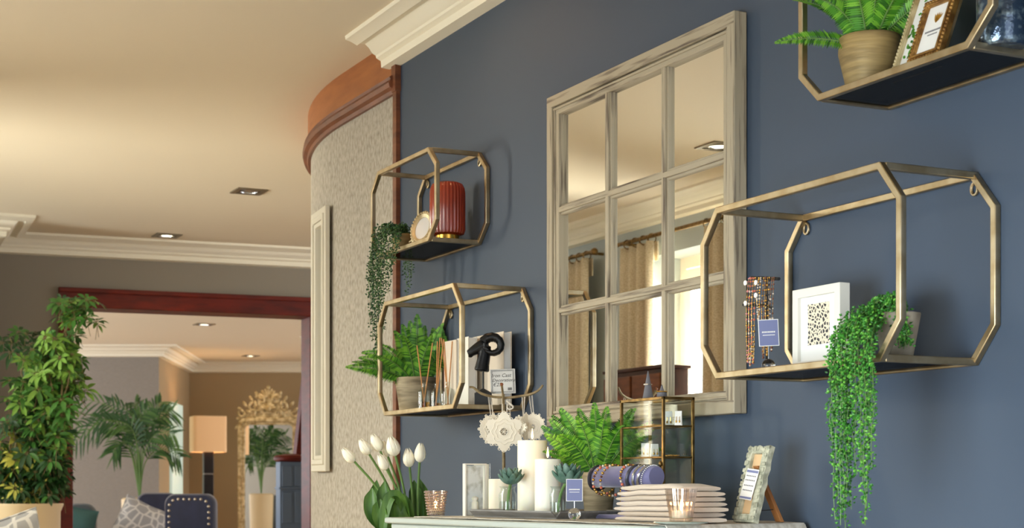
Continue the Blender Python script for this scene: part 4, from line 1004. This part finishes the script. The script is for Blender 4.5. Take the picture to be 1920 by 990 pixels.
earring(1254, 1.885, zs1+.0012, 14, 28, 'white earring card, left of the two on the top cabinet shelf', RC)
earring(1271, 1.875, zs1+.0012, 13, 27, 'white earring card, right of the two on the top cabinet shelf', RC-.3)
earring(1210, 1.868, zs2+.0012, 14, 27, 'white earring card, left of the two on the lower cabinet shelf', RC)
earring(1229, 1.868, zs2+.0012, 14, 25, 'white earring card, right of the two on the lower cabinet shelf', RC+.2)
for (px, X, z, lab) in ((1225, 1.865, zs1, 'gold chain heaped on the top shelf of the brass cabinet'), (1258, 1.885, zs2, 'gold chain heaped on the lower right of the brass cabinet shelf')):
    c = incab(px, X, z+.0012); mb = MB(); P = [(.022*math.sin(i*.37)*math.cos(i*.11), .012*math.cos(i*.53), .0016+.0022*abs(math.sin(i*.9))) for i in range(90)]
    for v in P: mb.ell(v, .0014, 6, 4)
    o = mb.build('chain_necklace', m_bead[1]); o.location = c; o.rotation_euler = (0, 0, RW); tag(o, lab, 'necklace')
def cone(px, pyt, pyb, r, ringpy, label, ml):
    c = incab(px, 1.875, h-.0028); q = ppm(c); hh = (pyb-pyt)*q
    t = thing('ring_cone', label, 'ring holder', tuple(c), RW)
    MB().lathe([(r*q, 0), (r*q, .001), (r*q*.55, hh*.5), (r*q*.08, hh), (.0003, hh*1.01)], 28).build('cone', m_grey, t)
    k = thing('ring', ml, 'ring', (c.x, c.y, c.z+(pyb-ringpy)*q), RW); rr = r*q*(.62 if pyb-pyt > 40 else .95)
    MB().tube([(rr*math.cos(2*PI*i/24), rr*math.sin(2*PI*i/24), 0) for i in range(24)], .0012, 6, True).build('band', m_bead[1] if pyb-pyt < 40 else m_silver, k)
    mb = MB()
    for i in range(9): a_ = -PI/2+(i-4)*.22; mb.ell((rr*math.cos(a_)*1.05, rr*math.sin(a_)*1.05, 0), .0018, 7, 5)
    mb.build('stones', m_bead[2], k)
cone(1215, 686, 741, 11, 711, 'tall pointed grey ring cone on top of the brass cabinet', 'pearl set ring on the tall grey cone')
c = incab(1241, 1.868, h-.0028); q = ppm(c)
t = thing('ring_cone', 'short grey ring cone with a squat body on top of the brass cabinet', 'ring holder', tuple(c), RW)
MB().lathe([(9.5*q, 0), (10*q, .002), (8.8*q, 12*q), (4.5*q, 15*q), (.5*q, 27*q)], 24).build('cone', m_grey, t)
k = thing('ring', 'gold ring on the short grey cone', 'ring', (c.x, c.y, c.z+13.5*q), RW)
MB().tube([(9.6*q*math.cos(2*PI*i/24), 9.6*q*math.sin(2*PI*i/24), 0) for i in range(24)], .0015, 6, True).build('band', m_bead[1], k)

# ------------------------------------------------------------------ mosaic frame on an easel back
p = onT(1398, .255, TZ); q = ppm(p); h = .158
t, M_ = leanframe(p, RT-.05, .27, 'framed_photo', 'pale green mosaic photo frame leaning on an oak easel strut at the table end')
w_ = .064; mb = MB(M_); fw = .016
def wig(x, z, s): return (x+.0022*math.sin(z*170+s), z+.0018*math.sin(x*210+s*2))
N = 10; out = [(-w_/2, i*h/N) for i in range(N)]+[(-w_/2+i*w_/6, h) for i in range(6)]+[(w_/2, h-i*h/N) for i in range(N)]+[(w_/2-i*w_/6, 0) for i in range(6)]
R = []
for i, (x, z) in enumerate(out):
    X2, Z2 = wig(x, z, 1) if z > .004 else (x, z); ix = max(-w_/2+fw, min(w_/2-fw, x)); iz = max(fw, min(h-fw, z))
    R.append([(X2, .007, Z2), (X2, -.006, Z2), (ix, -.008, iz), (ix, .004, iz)])
mb.rings(R, True).build('mosaic_border', m_stone, t)
mb = MB(M_)
for k in range(44):
    i = k % 32; x, z = out[i]; x *= U(.76, .96); z = h/2+(z-h/2)*U(.86, .97)
    if abs(x) < w_/2-fw and fw < z < h-fw: continue
    z = max(.008, z); mb.cbox((x, -.008, z), (U(.007, .011), .003, U(.006, .011)))
mb.build('stone_tiles', m_stone, t, bevel=.0012)
MB(M_).box((-w_/2+fw*.8, -.001, fw*.8), (w_/2-fw*.8, .003, h-fw*.8)).build('backing_board', m_nwood, t, smooth=False)
Mc = M_ @ Matrix.Rotation(.10, 4, 'Y')
o = MB(Mc).box((-.026, -.0122, .044), (.012, -.0112, .108)).build('tag_card', m_paper, t, smooth=False)
mb = MB(Mc); mb.box((-.025, -.0126, .100), (.011, -.0122, .105)); mb.box((-.025, -.0126, .046), (.011, -.0122, .050)); mb.build('tag_border', m_lav, o, smooth=False)
mb = MB(Mc)
for zz in (.092, .083, .072, .062):
    for k in range(6): mb.box((-.022+k*.0052, -.0126, zz), (-.0188+k*.0052, -.0122, zz+.0024))
mb.build('lettering', m_grey, o, smooth=False)
MB().rings([[(-.007, .024, h*.72), (.007, .024, h*.72), (.007, .032, h*.72), (-.007, .032, h*.72)], [(-.009, .085, 0), (.009, .085, 0), (.009, .094, 0), (-.009, .094, 0)]]).build('easel_strut', m_oak, t, bevel=.001)
MB().tube(seg_path([(0, .01, .03), (.002, .04, .024), (0, .078, .026)], 4), .0009, 6).build('stay_cord', m_black, t)

# ------------------------------------------------------------------ white tulips in a tall vase past the table end
vp = Vector((1.735, 4.22, 0)); q = ppm(Vector((vp.x, vp.y, EYE)))
vt = EYE-.115
t = thing('floor_vase', 'tall grey floor vase holding the white tulips beside the console table', 'vase', tuple(vp), RC)
MB().lathe([(.001, 0), (.075, 0), (.085, .02), (.095, .3), (.07, .62), (.042, .8), (.05, vt), (.043, vt), (.036, .8), (.062, .62), (.001, .5)], 32).build('vase_body', m_tray, t)
MB().lathe([(.051, vt-.004), (.054, vt), (.051, vt+.003), (.046, vt)], 32).build('rim', m_tray, t)
VC = lambda px, py, y: Vector(((px-pxv)*q, y, (HOR-py)*q+EYE))
pxv = 960+F*(vp.x*CS-vp.y*SN)/dep(vp)
TUL = [(666, 852, .35, -.02, 'tulip leaning furthest left in front of the wallpaper'), (692, 838, .22, .01, 'second white tulip from the left, leaning slightly'), (712, 832, .06, .02, 'tall white tulip whose tip stands highest, third from the left'),
       (725, 842, -.05, .05, 'half hidden white tulip behind the two tallest ones'), (742, 841, -.02, -.01, 'broad upright white tulip at the centre of the bunch'), (728, 867, .02, -.05, 'lowest white tulip in front at the centre of the bunch'),
       (768, 862, -.10, .0, 'short white tulip, second from the right'), (787, 853, -.22, -.01, 'rightmost white tulip against the blue wall')]
for i, (px, py, tilt, y_, lab) in enumerate(TUL):
    t = thing('tulip', lab, 'flower', (vp.x, vp.y, vt-.05), RC, 'white tulips in the tall vase')
    o_ = Vector((0, 0, vt-.05)); top = VC(px, py+14, y_)-o_; b0 = Vector(((i-3.5)*.006, y_*.4, .0))
    mid = b0.lerp(top, .55)+Vector(((0-top.x)*.10, 0, .01))
    S = seg_path([b0, mid, top], 8); MB().tube(S, .0034, 8).build('stem', m_stem, t)
    d = (S[-1]-S[-4]).normalized(); rq = d.to_track_quat('Z', 'Y').to_matrix(); hh = U(.052, .06) if i != 5 else .05; rr = hh*.30*(1.15 if i == 4 else 1)
    mb = MB()
    prof = [(.15, 0), (.62, .08), (.95, .25), (1.0, .42), (.88, .62), (.62, .82), (.30, .97)]
    for k in range(6):
        a0 = 2*PI*k/6+(k % 2)*.1; sc_ = 1.0 if k % 2 else .93; R = []
        for (r_, z_) in prof:
            ring = []
            wdt = .66*min(1, (1.04-z_)*3.2)
            for j in range(7):
                s_ = (j-3)/3; a_ = a0+s_*wdt; ring.append(top+rq @ Vector((r_*rr*sc_*math.cos(a_), r_*rr*sc_*math.sin(a_), z_*hh*(1-.03*s_*s_))))
            for j in range(6, -1, -1):
                s_ = (j-3)/3; a_ = a0+s_*wdt; ring.append(top+rq @ Vector((r_*rr*sc_*.93*math.cos(a_), r_*rr*sc_*.93*math.sin(a_), z_*hh*(1-.03*s_*s_))))
            R.append(ring)
        mb.rings(R)
    mb.build('bloom', m_tulip, t)
    LV = [(705, 900, .025), (722, 902, -.02), (700, 915, -.04), (745, 915, -.045), (758, 925, -.02), (775, 900, .02), (716, 935, -.055), (786, 898, .03)][i]
    e_ = VC(LV[0], LV[1], LV[2])-o_; bl = Vector(((LV[0]-742)*q*.25, LV[2]*.5, .01)); mid = bl.lerp(e_, .5)+Vector(((e_.x)*.35, LV[2]*.5, .0))
    S = seg_path([bl, mid, e_], 7); R = []; fac = Vector((-.25 if LV[0] < 740 else .25, -1, .1)).normalized()
    for k, c in enumerate(S):
        k_ = k/(len(S)-1); tn = (S[min(k+1, len(S)-1)]-S[max(k-1, 0)]).normalized(); sd = tn.cross(fac).normalized(); nn = sd.cross(tn)
        wd = (.009+.014*math.sin(PI*min(.98, .15+.83*k_))**.8)*(1-.9*max(0, k_-.8)/.2)
        R.append([c-sd*wd+nn*wd*.5, c-sd*wd*.5+nn*wd*.1, c, c+sd*wd*.5+nn*wd*.1, c+sd*wd+nn*wd*.5, c+sd*wd*.5+nn*(wd*.1-.001), c-nn*.0012, c-sd*wd*.5+nn*(wd*.1-.001)])
    MB().rings(R).build('leaf', m_tleaf, t)
# long outer leaf drooping left over the vase rim belongs to the front tulip
S = seg_path([(0, -.03, .0), (-.016, -.06, .11), (-.050, -.075, .13), (-.070, -.08, .05), (-.058, -.085, -.02)], 6); R = []
for k, c in enumerate(S):
    k_ = k/(len(S)-1); tn = (S[min(k+1, len(S)-1)]-S[max(k-1, 0)]).normalized(); sd = tn.cross(Vector((-.3, -1, .2))).normalized(); nn = sd.cross(tn); wd = .003+.019*math.sin(PI*min(.97, .1+.88*k_))
    wd *= .75; R.append([c-sd*wd+nn*wd*.4, c, c+sd*wd+nn*wd*.4, c-nn*.0012])
MB().rings(R).build('leaf', m_tleaf, t)

# ------------------------------------------------------------------ tall narrow mirror on the rounded wall
th = math.radians(6.5); n_ = Vector((-math.cos(th), math.sin(th), 0)); tg = Vector((math.sin(th), math.cos(th), 0))
c = Vector((RCX, RCY, 0))+n_*(RR+.012); zt, zb2 = EYE+.535, EYE+.062
t = thing('wall_mirror', 'tall narrow cream framed mirror seen edge-on on the rounded wallpapered wall', 'mirror', (c.x, c.y, zb2), math.atan2(-tg.y, -tg.x))
W_, H_2 = .22, .955
for k, (fw, y_, wd) in enumerate(((.0, -.004, .026), (.022, -.009, .02), (.040, -.003, .016))):
    mb = MB().sq([(-W_/2+fw, y_, fw), (W_/2-fw, y_, fw), (W_/2-fw, y_, H_2-fw), (-W_/2+fw, y_, H_2-fw)], wd, .02 if k == 1 else .018, (0, 1, 0), True)
    mb.build(('outer_moulding', 'raised_moulding', 'inner_moulding')[k], m_wpost, t, bevel=.003)
MB().box((-W_/2+.03, .002, .03), (W_/2-.03, .006, H_2-.03)).build('mirror_pane', m_mirror, t, smooth=False)

# ------------------------------------------------------------------ potted schefflera
p = onD(52, HOR, 8.6); p.z = 0; q = 8.6/F
t = thing('potted_schefflera', 'tall variegated umbrella plant in a cream pot left of the doorway', 'plant', tuple(p), RC)
MB().lathe([(.001, 0), (.13, 0), (.15, .03), (.165, .45), (.17, EYE-.145), (.185, EYE-.11), (.185, EYE-.10), (.16, EYE-.10), (.15, EYE-.16), (.001, EYE-.16)], 32).build('pot', m_cpot, t)
MB().lathe([(.001, EYE-.159), (.149, EYE-.159), (.05, EYE-.145), (.001, EYE-.145)], 16).build('soil', m_soil, t)
PX = lambda px, py, y: Vector(((px-52)*q, y, EYE+(HOR-py)*q))
lf, st = MB(), MB()
stems = [[(50, 950), (48, 850), (75, 740), (100, 650), (150, 580)], [(60, 950), (95, 840), (120, 740), (110, 660), (125, 590)], [(40, 950), (28, 860), (40, 760), (35, 690), (18, 632)], [(55, 950), (70, 880), (100, 800), (125, 740), (130, 690)], [(45, 950), (20, 880), (18, 820), (10, 780)]]
def whorl(c, d, L, cols):
    d = Vector(d).normalized(); u = d.orthogonal().normalized(); w_ = d.cross(u); n = random.choice((6, 7, 7, 8)); a0 = U(0, 6.3); m_ = random.choice(cols)
    for k in range(n):
        a_ = a0+2*PI*k/n; v = (u*math.cos(a_)+w_*math.sin(a_))*1.0+d*U(-.05, .3); lf.mi = m_ if U(0, 1) < .75 else random.choice(cols)
        v.normalize(); st.tube([c, c+v*L*.25], .0012, 4); lf.blade(c+v*L*.2, v, d, L*U(.8, 1.1), L*.36, U(.15, .5), 4, .22)
for pts in stems:
    P = [PX(px, py, U(-.05, .05) if i else 0) for i, (px, py) in enumerate(pts)]; P[0].z = EYE-.15; S = seg_path(P, 6)
    st.tube(S, [.009*(1-.7*i/len(S)) for i in range(len(S))], 6)
# foliage clumps: (px, py, spread x, spread y, count)
for (px, py, sx, sy, n, cols) in [(150, 585, 32, 22, 12, (1, 1, 2)), (122, 570, 12, 14, 3, (0, 1)), (22, 640, 26, 30, 4, (0, 0, 1)), (64, 640, 20, 28, 4, (0, 1)), (100, 660, 26, 34, 14, (1, 1, 2)), (125, 650, 18, 28, 6, (1, 2)), (85, 705, 44, 30, 24, (1, 2, 2)), (118, 705, 32, 32, 18, (1, 2, 2)), (62, 745, 40, 34, 20, (0, 1, 1, 2)), (112, 755, 28, 34, 16, (1, 1, 2)), (88, 800, 36, 30, 18, (0, 1, 1, 2)), (45, 800, 34, 30, 14, (0, 0, 1)), (105, 840, 26, 26, 12, (0, 1, 2)), (38, 855, 40, 34, 24, (0, 0, 0, 1, 3)), (84, 880, 34, 28, 18, (0, 0, 1)), (20, 900, 34, 30, 20, (0, 0, 0)), (60, 915, 38, 22, 16, (0, 0, 3)), (100, 915, 14, 22, 8, (0, 0, 1)), (42, 870, 16, 16, 4, (3, 2)), (58, 955, 20, 10, 4, (3, 0))]:
    for _ in range(int(n*1.7)):
        c = PX(px+U(-1, 1)*sx, py+U(-1, 1)*sy, U(-.13, .13)); d = Vector((U(-.5, .5), U(-1, .1), U(.2, 1)))
        b_ = c-d.normalized()*U(.05, .09)-Vector((0, 0, .03)); st.tube([b_, c], .0017, 4); whorl(c, d, U(.05, .08), cols)
lf.build('foliage', m_green_d, t); st.build('stems', m_bark, t)

# ------------------------------------------------------------------ the far room's furniture
p = onD(262, HOR, 15.2); p.z = 0; q = 15.2/F
t = thing('potted_palm', 'kentia palm in a cream pot behind the navy armchairs', 'plant', tuple(p), RC)
MB().lathe([(.001, 0), (.13, 0), (.15, .03), (.16, .5), (.17, EYE-.14), (.15, EYE-.125), (.14, EYE-.15), (.13, EYE-.2), (.001, EYE-.2)], 28).build('pot', m_cpot, t)
MB().lathe([(.001, EYE-.199), (.129, EYE-.199), (.001, EYE-.19)], 14).build('soil', m_soil, t)
PP = lambda px, py, y: Vector(((px-262)*q, y, EYE+(HOR-py)*q))
lf, st = MB(), MB()
for (mx, my, ex, ey, tx, ty, y_) in [(252, 860, 232, 800, 150, 800, -.1), (248, 850, 222, 770, 140, 745, -.15), (256, 850, 246, 780, 196, 752, .05), (262, 850, 268, 785, 245, 752, .1), (266, 850, 280, 780, 300, 752, .05), (268, 850, 288, 790, 328, 770, -.05), (270, 860, 296, 815, 334, 815, -.1), (270, 870, 296, 840, 332, 858, .1), (254, 870, 236, 830, 218, 850, -.1), (250, 830, 210, 790, 150, 835, -.2), (262, 840, 262, 795, 286, 765, -.12), (262, 855, 252, 800, 200, 788, -.2)]:
    S = seg_path([PP(262, 935, 0), PP(mx, my, y_*.3), PP(ex, ey, y_), PP(tx, ty, y_*1.5)], 9)
    st.tube(S, [.0085*(1-.8*i/len(S)) for i in range(len(S))], 6)
    n = len(S)
    for i in range(11, n-1):
        for h_ in (0,):
            c = S[i].lerp(S[i+1], h_); d = (S[i+1]-S[i]).normalized(); k_ = (i-11)/(n-12); sd = d.cross(Vector((0, -1, .3))).normalized()
            for sg in (-1, 1):
                lf.mi = random.choice((0, 0, 1)); lf.blade(c, sd*sg*.8+d*.75+Vector((0, U(-.3, .3), 0)), (0, -1, .4), (.25-.14*abs(k_-.4))*U(.75, 1), .020, U(.2, .45), 4, .2)
lf.build('foliage', m_palm, t); st.build('stalks', m_stem, t)
# floor lamp
p = onD(390, HOR, 18.2); p.z = 0; q = 18.2/F
t = thing('floor_lamp', 'floor lamp with a cream square shade on stacked black blocks in the far room', 'lamp', tuple(p), RC+.35)
z0, z1 = EYE+(HOR-848)*q, EYE+(HOR-781)*q; s = .185; R = []
def rsq(s, z, rr=.04): return [(math.copysign(s-rr, math.cos(a_))+rr*math.cos(a_), math.copysign(s-rr, math.sin(a_))+rr*math.sin(a_), z) for a_ in [2*PI*(k+.5)/28 for k in range(28)]]
MB().rings([rsq(s, z0), rsq(s, z1), rsq(s-.006, z1), rsq(s-.006, z0)], True, False).build('lamp_shade', m_shade, t)
zz = z0+.02
for k in range(6):
    zl = zz-.27 if k else zz-.27
    MB().box((-.055, -.055, max(.03, zl+.012)), (.055, .055, zz)).build('block', m_lbase, t, bevel=.004)
    MB().box((-.05, -.05, max(.02, zl)), (.05, .05, max(.03, zl+.012))).build('chrome_band', m_silver, t)
    zz = zl
    if zz < .06: break
MB().box((-.13, -.13, 0), (.13, .13, .03)).build('lamp_foot', m_lbase, t, bevel=.004)
l = bpy.data.lights.new('bulb', 'POINT'); l.energy = 9; l.color = (1, .72, .42); l.shadow_soft_size = .05
o = bpy.data.objects.new('bulb', l); COL.objects.link(o); o.parent = t; o.location = (0, 0, (z0+z1)/2)
# gilt mirror
p = onD(504, HOR, 18.9); q = 18.9/F; p.z = 0
t = thing('gilt_mirror', 'tall gilt standing mirror with a carved crest against the tan far wall', 'mirror', tuple(p), RC)
GX = lambda px: (px-504)*q
GZ = lambda py: EYE+(HOR-py)*q
xl, xr, zt = GX(447), GX(562), GZ(784)
def arch(off, y, ztop):                               # rounded-corner inverted U
    r_ = .07; P = [(xl+off, y, 0.02)]
    for k in range(7): a_ = PI-PI/2*k/6; P.append((xl+off+r_+r_*math.cos(a_), y, ztop-off-r_+r_*math.sin(a_)))
    for k in range(7): a_ = PI/2-PI/2*k/6; P.append((xr-off-r_+r_*math.cos(a_), y, ztop-off-r_+r_*math.sin(a_)))
    return P+[(xr-off, y, .02)]
MB().sq(arch(.022, -.03, zt), .044, .05, (0, 1, 0)).build('outer_frame', m_ogold, t, bevel=.006)
MB().sq(arch(.062, -.025, zt), .036, .034, (0, 1, 0)).build('inner_frame', m_ogold, t, bevel=.006)
MB().box((xl+.02, -.02, 0), (xr-.02, -.01, .10)).build('plinth', m_ogold, t)
MB().box((xl+.075, -.016, .09), (xr-.075, -.012, zt-.075)).build('mirror_pane', m_mirror, t, smooth=False)
mb = MB()
for a_ in arch(.044, -.052, zt)[::1]: mb.ell(a_, .010, 7, 5)
for k in range(26): 
    for x in (xl+.044, xr-.044): mb.ell((x, -.05, .1+k*(zt-.2)/26), .008, 6, 4)
mb.build('beading', m_ogold, t)
mb = MB()
def scroll(cx, cz, r_, a0, turn, th_, y=-.03): mb.tube([(cx+r_*(1-k/26)*math.cos(a0+turn*k/20*PI), y-.012*math.sin(k*.2), cz+r_*(1-k/26)*math.sin(a0+turn*k/20*PI)) for k in range(25)], [th_*(1-.5*k/25) for k in range(25)], 7)
for s_ in (-1, 1):
    f_ = lambda px: GX(504+s_*(px-504))
    scroll(f_(552), GZ(775), .055, PI/2-s_*1.2, -s_*1.6, .015); scroll(f_(545), GZ(790), .05, 0, s_*1.6, .013); scroll(f_(532), GZ(764), .06, PI/2, -s_*1.7, .016)
    scroll(f_(518), GZ(752), .07, PI/2-s_, s_*1.5, .017); scroll(f_(522), GZ(775), .06, -PI/2, s_*1.6, .014); scroll(f_(560), GZ(800), .04, PI/2, s_*1.4, .012)
    for (px, py, a_) in [(556, 768, .9), (548, 758, .6), (536, 748, .5), (526, 740, .35), (540, 772, 1.2), (528, 758, .2), (514, 738, .25), (558, 785, 1.6), (562, 800, 2.4)]:
        mb.ell((f_(px), -.03, GZ(py)), (.018, .016, .042), 8, 6, Matrix.Rotation(s_*a_, 3, 'Y'))
for k in range(9):
    a_ = (k-4)*.33; mb.ell((.085*math.sin(a_), -.03, GZ(750)+.085*math.cos(a_)+.0), (.016, .015, .055), 8, 6, Matrix.Rotation(a_, 3, 'Y'))
for k in range(7):
    a_ = (k-3)*.42; mb.ell((.06*math.sin(a_), -.045, GZ(768)+.05*math.cos(a_)), (.013, .014, .04), 8, 6, Matrix.Rotation(a_, 3, 'Y'))
mb.ell((0, -.05, GZ(766)), (.035, .02, .04), 10, 7); mb.ell((0, -.035, GZ(727)), (.022, .016, .028), 8, 6)
mb.box((GX(462), -.02, GZ(790)), (GX(546), -.008, GZ(768))); mb.box((GX(484), -.02, GZ(770)), (GX(524), -.008, GZ(742)))
mb.build('crest', m_ogold, t)

def wingchair(px, d, wpx, pyt, rz, label, nails=True, m=m_navy, name='armchair'):
    p = onD(px, HOR, d); p.z = 0; q = d/F; w_ = wpx*q; H2 = EYE+(HOR-pyt)*q
    t = thing(name, label, 'armchair', tuple(p), rz)
    r_ = .09; R = []; N = []
    def outl(off):
        P = [(-w_/2+off, .45)]
        for k in range(8): a_ = PI-PI/2*k/7; P.append((-w_/2+off+(r_-off*.5)*(1+math.cos(a_)), H2-off-(r_-off*.5)*(1-math.sin(a_))))
        for k in range(8): a_ = PI/2-PI/2*k/7; P.append((w_/2-off-(r_-off*.5)*(1-math.cos(a_)), H2-off-(r_-off*.5)*(1-math.sin(a_))))
        return P+[(w_/2-off, .45)]
    rings = [[(x, y, z) for x, z in outl(o_)] for o_, y in ((.012, 0), (.0, .02), (.0, .09), (.012, .11))]
    MB().rings(rings).build('backrest', m, t)
    MB().box((-w_/2+.01, -.50, .33), (w_/2-.01, .03, .47)).build('seat', m, t, bevel=.03)
    for s in (-1, 1): MB().box((s*w_/2-.03, -.42, .40), (s*w_/2+.03, .05, .62)).build('armrest', m, t, bevel=.02)
    for x in (-w_/2+.05, w_/2-.05):
        for y in (-.45, .03): MB().rings([[(x-.022, y-.022, .34), (x+.022, y-.022, .34), (x+.022, y+.022, .34), (x-.022, y+.022, .34)], [(x-.013, y-.013, 0), (x+.013, y-.013, 0), (x+.013, y+.013, 0), (x-.013, y+.013, 0)]]).build('leg', m_dwood, t)
    if nails:
        P = outl(.045); S = []; acc = 0; sp = .048
        for i in range(len(P)-1):
            a, b = Vector(P[i]), Vector(P[i+1]); L = (b-a).length; 
            while acc < L: S.append(a+(b-a)*(acc/L)); acc += sp
            acc -= L
        for v in S[-40:]: MB().ell((v.x, -.001, v.y), (.0125, .009, .0125), 8, 5).build('nailhead', m_nail, t)
    return t
wingchair(354, 13.2, 98, 926, RC-.15, 'navy velvet armchair with a nailhead trimmed back, nearest of the far room chairs')
wingchair(296, 14.3, 78, 924, RC+.25, 'plain navy velvet armchair behind the patterned cushion', False)
wingchair(150, 13.4, 56, 944, RC+.1, 'grey-green velvet armchair cut by the doorway post', False, m_sage)
def cushion(loc, w_, h_, d_, rot, m, label):
    o = MB(); R = []; n = 14
    for i in range(n+1):
        u_ = -1+2*i/n; ring = []
        for j in range(24):
            a_ = 2*PI*j/24; cx = math.copysign(abs(math.cos(a_))**.8, math.cos(a_)); sz = math.sin(a_)
            th_ = d_/2*(max(0, 1-abs(u_)**3.2)*(max(.0, 1-abs(cx)**3.2))**.8)+.004
            ring.append((u_*w_/2*(1-.07*(1-cx*cx)*abs(u_)), (th_ if sz >= 0 else -th_)*abs(sz)**.6, cx*h_/2*(1-.07*(1-u_*u_)*abs(cx))))
        R.append(ring)
    t = thing('cushion', label, 'cushion', tuple(loc), 0); t.rotation_euler = rot
    o.rings(R).build('cushion_cover', m, t)
    P = [(w_/2*.985*math.copysign(1, c0) if False else x, 0, z) for x, z in [(-w_/2, -h_/2), (0, -h_/2*.94), (w_/2, -h_/2), (w_/2*.94, 0), (w_/2, h_/2), (0, h_/2*.94), (-w_/2, h_/2), (-w_/2*.94, 0)]]
    MB().tube(P, .006, 6, True).build('piping', m, t); return t
c = onD(262, 985, 13.6); cushion((c.x, c.y, c.z), .40, .40, .15, (-.30, .45, RC+.25), m_cush, 'white and grey trellis cushion leaning on the plain navy armchair')
c = onD(148, 982, 13.15); cushion((c.x, c.y, c.z), .26, .26, .1, (-.25, .2, RC+.1), m_tealc, 'small teal cushion on the grey-green armchair')
# cushion on a bench by the schefflera
p = onD(8, HOR, 7.4); p.z = 0
t = thing('bench', 'upholstered bench below the patterned cushion in the left foreground', 'bench', tuple(p), RC)
MB().box((-.5, -.2, .30), (.2, .22, .43)).build('seat', m_sage, t, bevel=.02)
for x in (-.45, .15):
    for y in (-.15, .17): MB().lathe([(.018, 0), (.026, .31)], 12, (x, y, 0)).build('leg', m_dwood, t)
c = onD(6, 1052, 7.4); cushion((c.x, c.y, c.z), .40, .40, .14, (-.25, -.3, RC), m_cush, 'grey trellis cushion at the bottom left edge of the picture')

# stair newel, handrail and post seen right of the doorway
p = onD(546, HOR, 11.8); p.z = 0; q = 11.8/F
t = thing('newel_post', 'blue-grey panelled newel post with a round mahogany cap', 'newel post', tuple(p), RC+.3)
hw = 25*q; zt = EYE+(HOR-866)*q
MB().box((-hw, -hw, 0), (hw, hw, zt)).build('post', m_newel, t, bevel=.004)
for k in range(2):
    for z0, z1 in ((.12, .66), (.72, zt-.22), (zt-.18, zt-.03)):
        x = -hw+.014+k*(hw-.004); MB().box((x, -hw-.008, z0), (x+hw-.026, -hw+.002, z1)).build('raised_panel', m_newel, t, bevel=.004)
MB().box((-hw-.008, -hw-.008, zt-.2), (hw+.008, hw+.008, zt-.185)).build('collar', m_newel, t, bevel=.003)
MB().lathe([(.02, zt), (hw*1.05, zt), (hw*1.30, zt+.012), (hw*1.32, zt+.03), (hw*1.2, zt+.045), (hw*.5, zt+.058), (.001, zt+.06)], 32).build('cap', m_mahog, t)
a, b = onD(560, 852, 12.2), onD(584, 640, 12.0)
MB().sq([a, b], .06, .07, (b-a).cross(Vector((0, 0, 1)))).build('handrail', m_mahog).name = 'handrail'
o = bpy.data.objects['handrail']; tag(o, 'sloping mahogany handrail rising from the newel post', 'handrail')
cornice('trim_9', [c2(620, 14.6), c2(566, 14.6)], 1.0, EYE+1.33)

# ------------------------------------------------------------------ opposite wall, seen in the big mirror
def curtain(y0, y1, label):
    t = thing('curtain', label, 'curtain', (OX+.10, (y0+y1)/2, 0), 0)
    n = 90; zt = EYE+1.275; R = []; L = y1-y0
    for i in range(n+1):
        k = i/n; y = -L/2+L*k; R.append([(.030*math.sin(k*L*62)*g+.01*math.sin(k*17), y*(1 if z > .6 else 1.04), z) for z, g in ((.03, 1.25), (.7, 1.1), (1.5, .95), (zt-.12, .7), (zt, .6))])
    vs = [p_ for r_ in R for p_ in r_]; fs = [(i*5+j, i*5+j+1, (i+1)*5+j+1, (i+1)*5+j) for i in range(n) for j in range(4)]
    MB().add(vs, fs).build('drape', m_curt, t, solid=.003)
    MB().box((-.028, -L/2, zt-.10), (-.022, L/2, zt)).build('heading_tape', m_curt, t)
    for k in range(int(L/.085)+1):
        y = -L/2+.02+k*.085; MB().tube([(.0+.024*math.cos(2*PI*j/14), y, EYE+1.302+.024*math.sin(2*PI*j/14)-.012) for j in range(14)], .0032, 6, True).build('curtain_ring', m_brass, t)
curtain(7.95, 8.42, 'linen curtain reflected at the left edge of the big mirror'); curtain(7.24, 7.58, 'linen curtain reflected in the middle column of mirror panes'); curtain(6.20, 6.76, 'linen curtain reflected in the right column of mirror panes')
for (y0, y1, lab) in ((7.90, 9.25, 'brass curtain rod reflected in the left column of mirror panes'), (5.95, 7.64, 'brass curtain rod reflected in the middle and right mirror panes')):
    t = thing('curtain_rod', lab, 'curtain rod', (OX+.10, (y0+y1)/2, EYE+1.302), 0); L = y1-y0
    MB().tube([(0, -L/2, 0), (0, L/2, 0)], .011, 10).build('rod', m_brass, t)
    for s in (-1, 1):
        MB().ell((0, s*(L/2+.015), 0), (.02, .026, .02), 12, 8).build('finial', m_brass, t)
        MB().tube([(0, s*(L/2-.06), 0), (-.10, s*(L/2-.06), 0)], .008, 8).build('bracket', m_brass, t)
t = thing('wooden_cabinet', 'dark brown wooden cabinet reflected at the bottom of the big mirror', 'cabinet', (OX+.05, 7.08, 0), PI/2)
MB().box((-.29, -.27, .05), (.29, -.12, EYE+.575)).build('carcass', m_dwood, t, bevel=.004)
MB().box((-.30, -.28, EYE+.575), (.30, -.11, EYE+.592)).build('cabinet_top', m_dwood, t, bevel=.003)
for s in (-1, 1): MB().box((s*.145-.135, -.284, .1), (s*.145+.135, -.268, EYE+.55)).build('door', m_mould, t, bevel=.003)
for x in (-.26, .26):
    for y in (-.24, -.15): MB().box((x-.025, y-.02, 0), (x+.025, y+.02, .06)).build('foot', m_dwood, t)
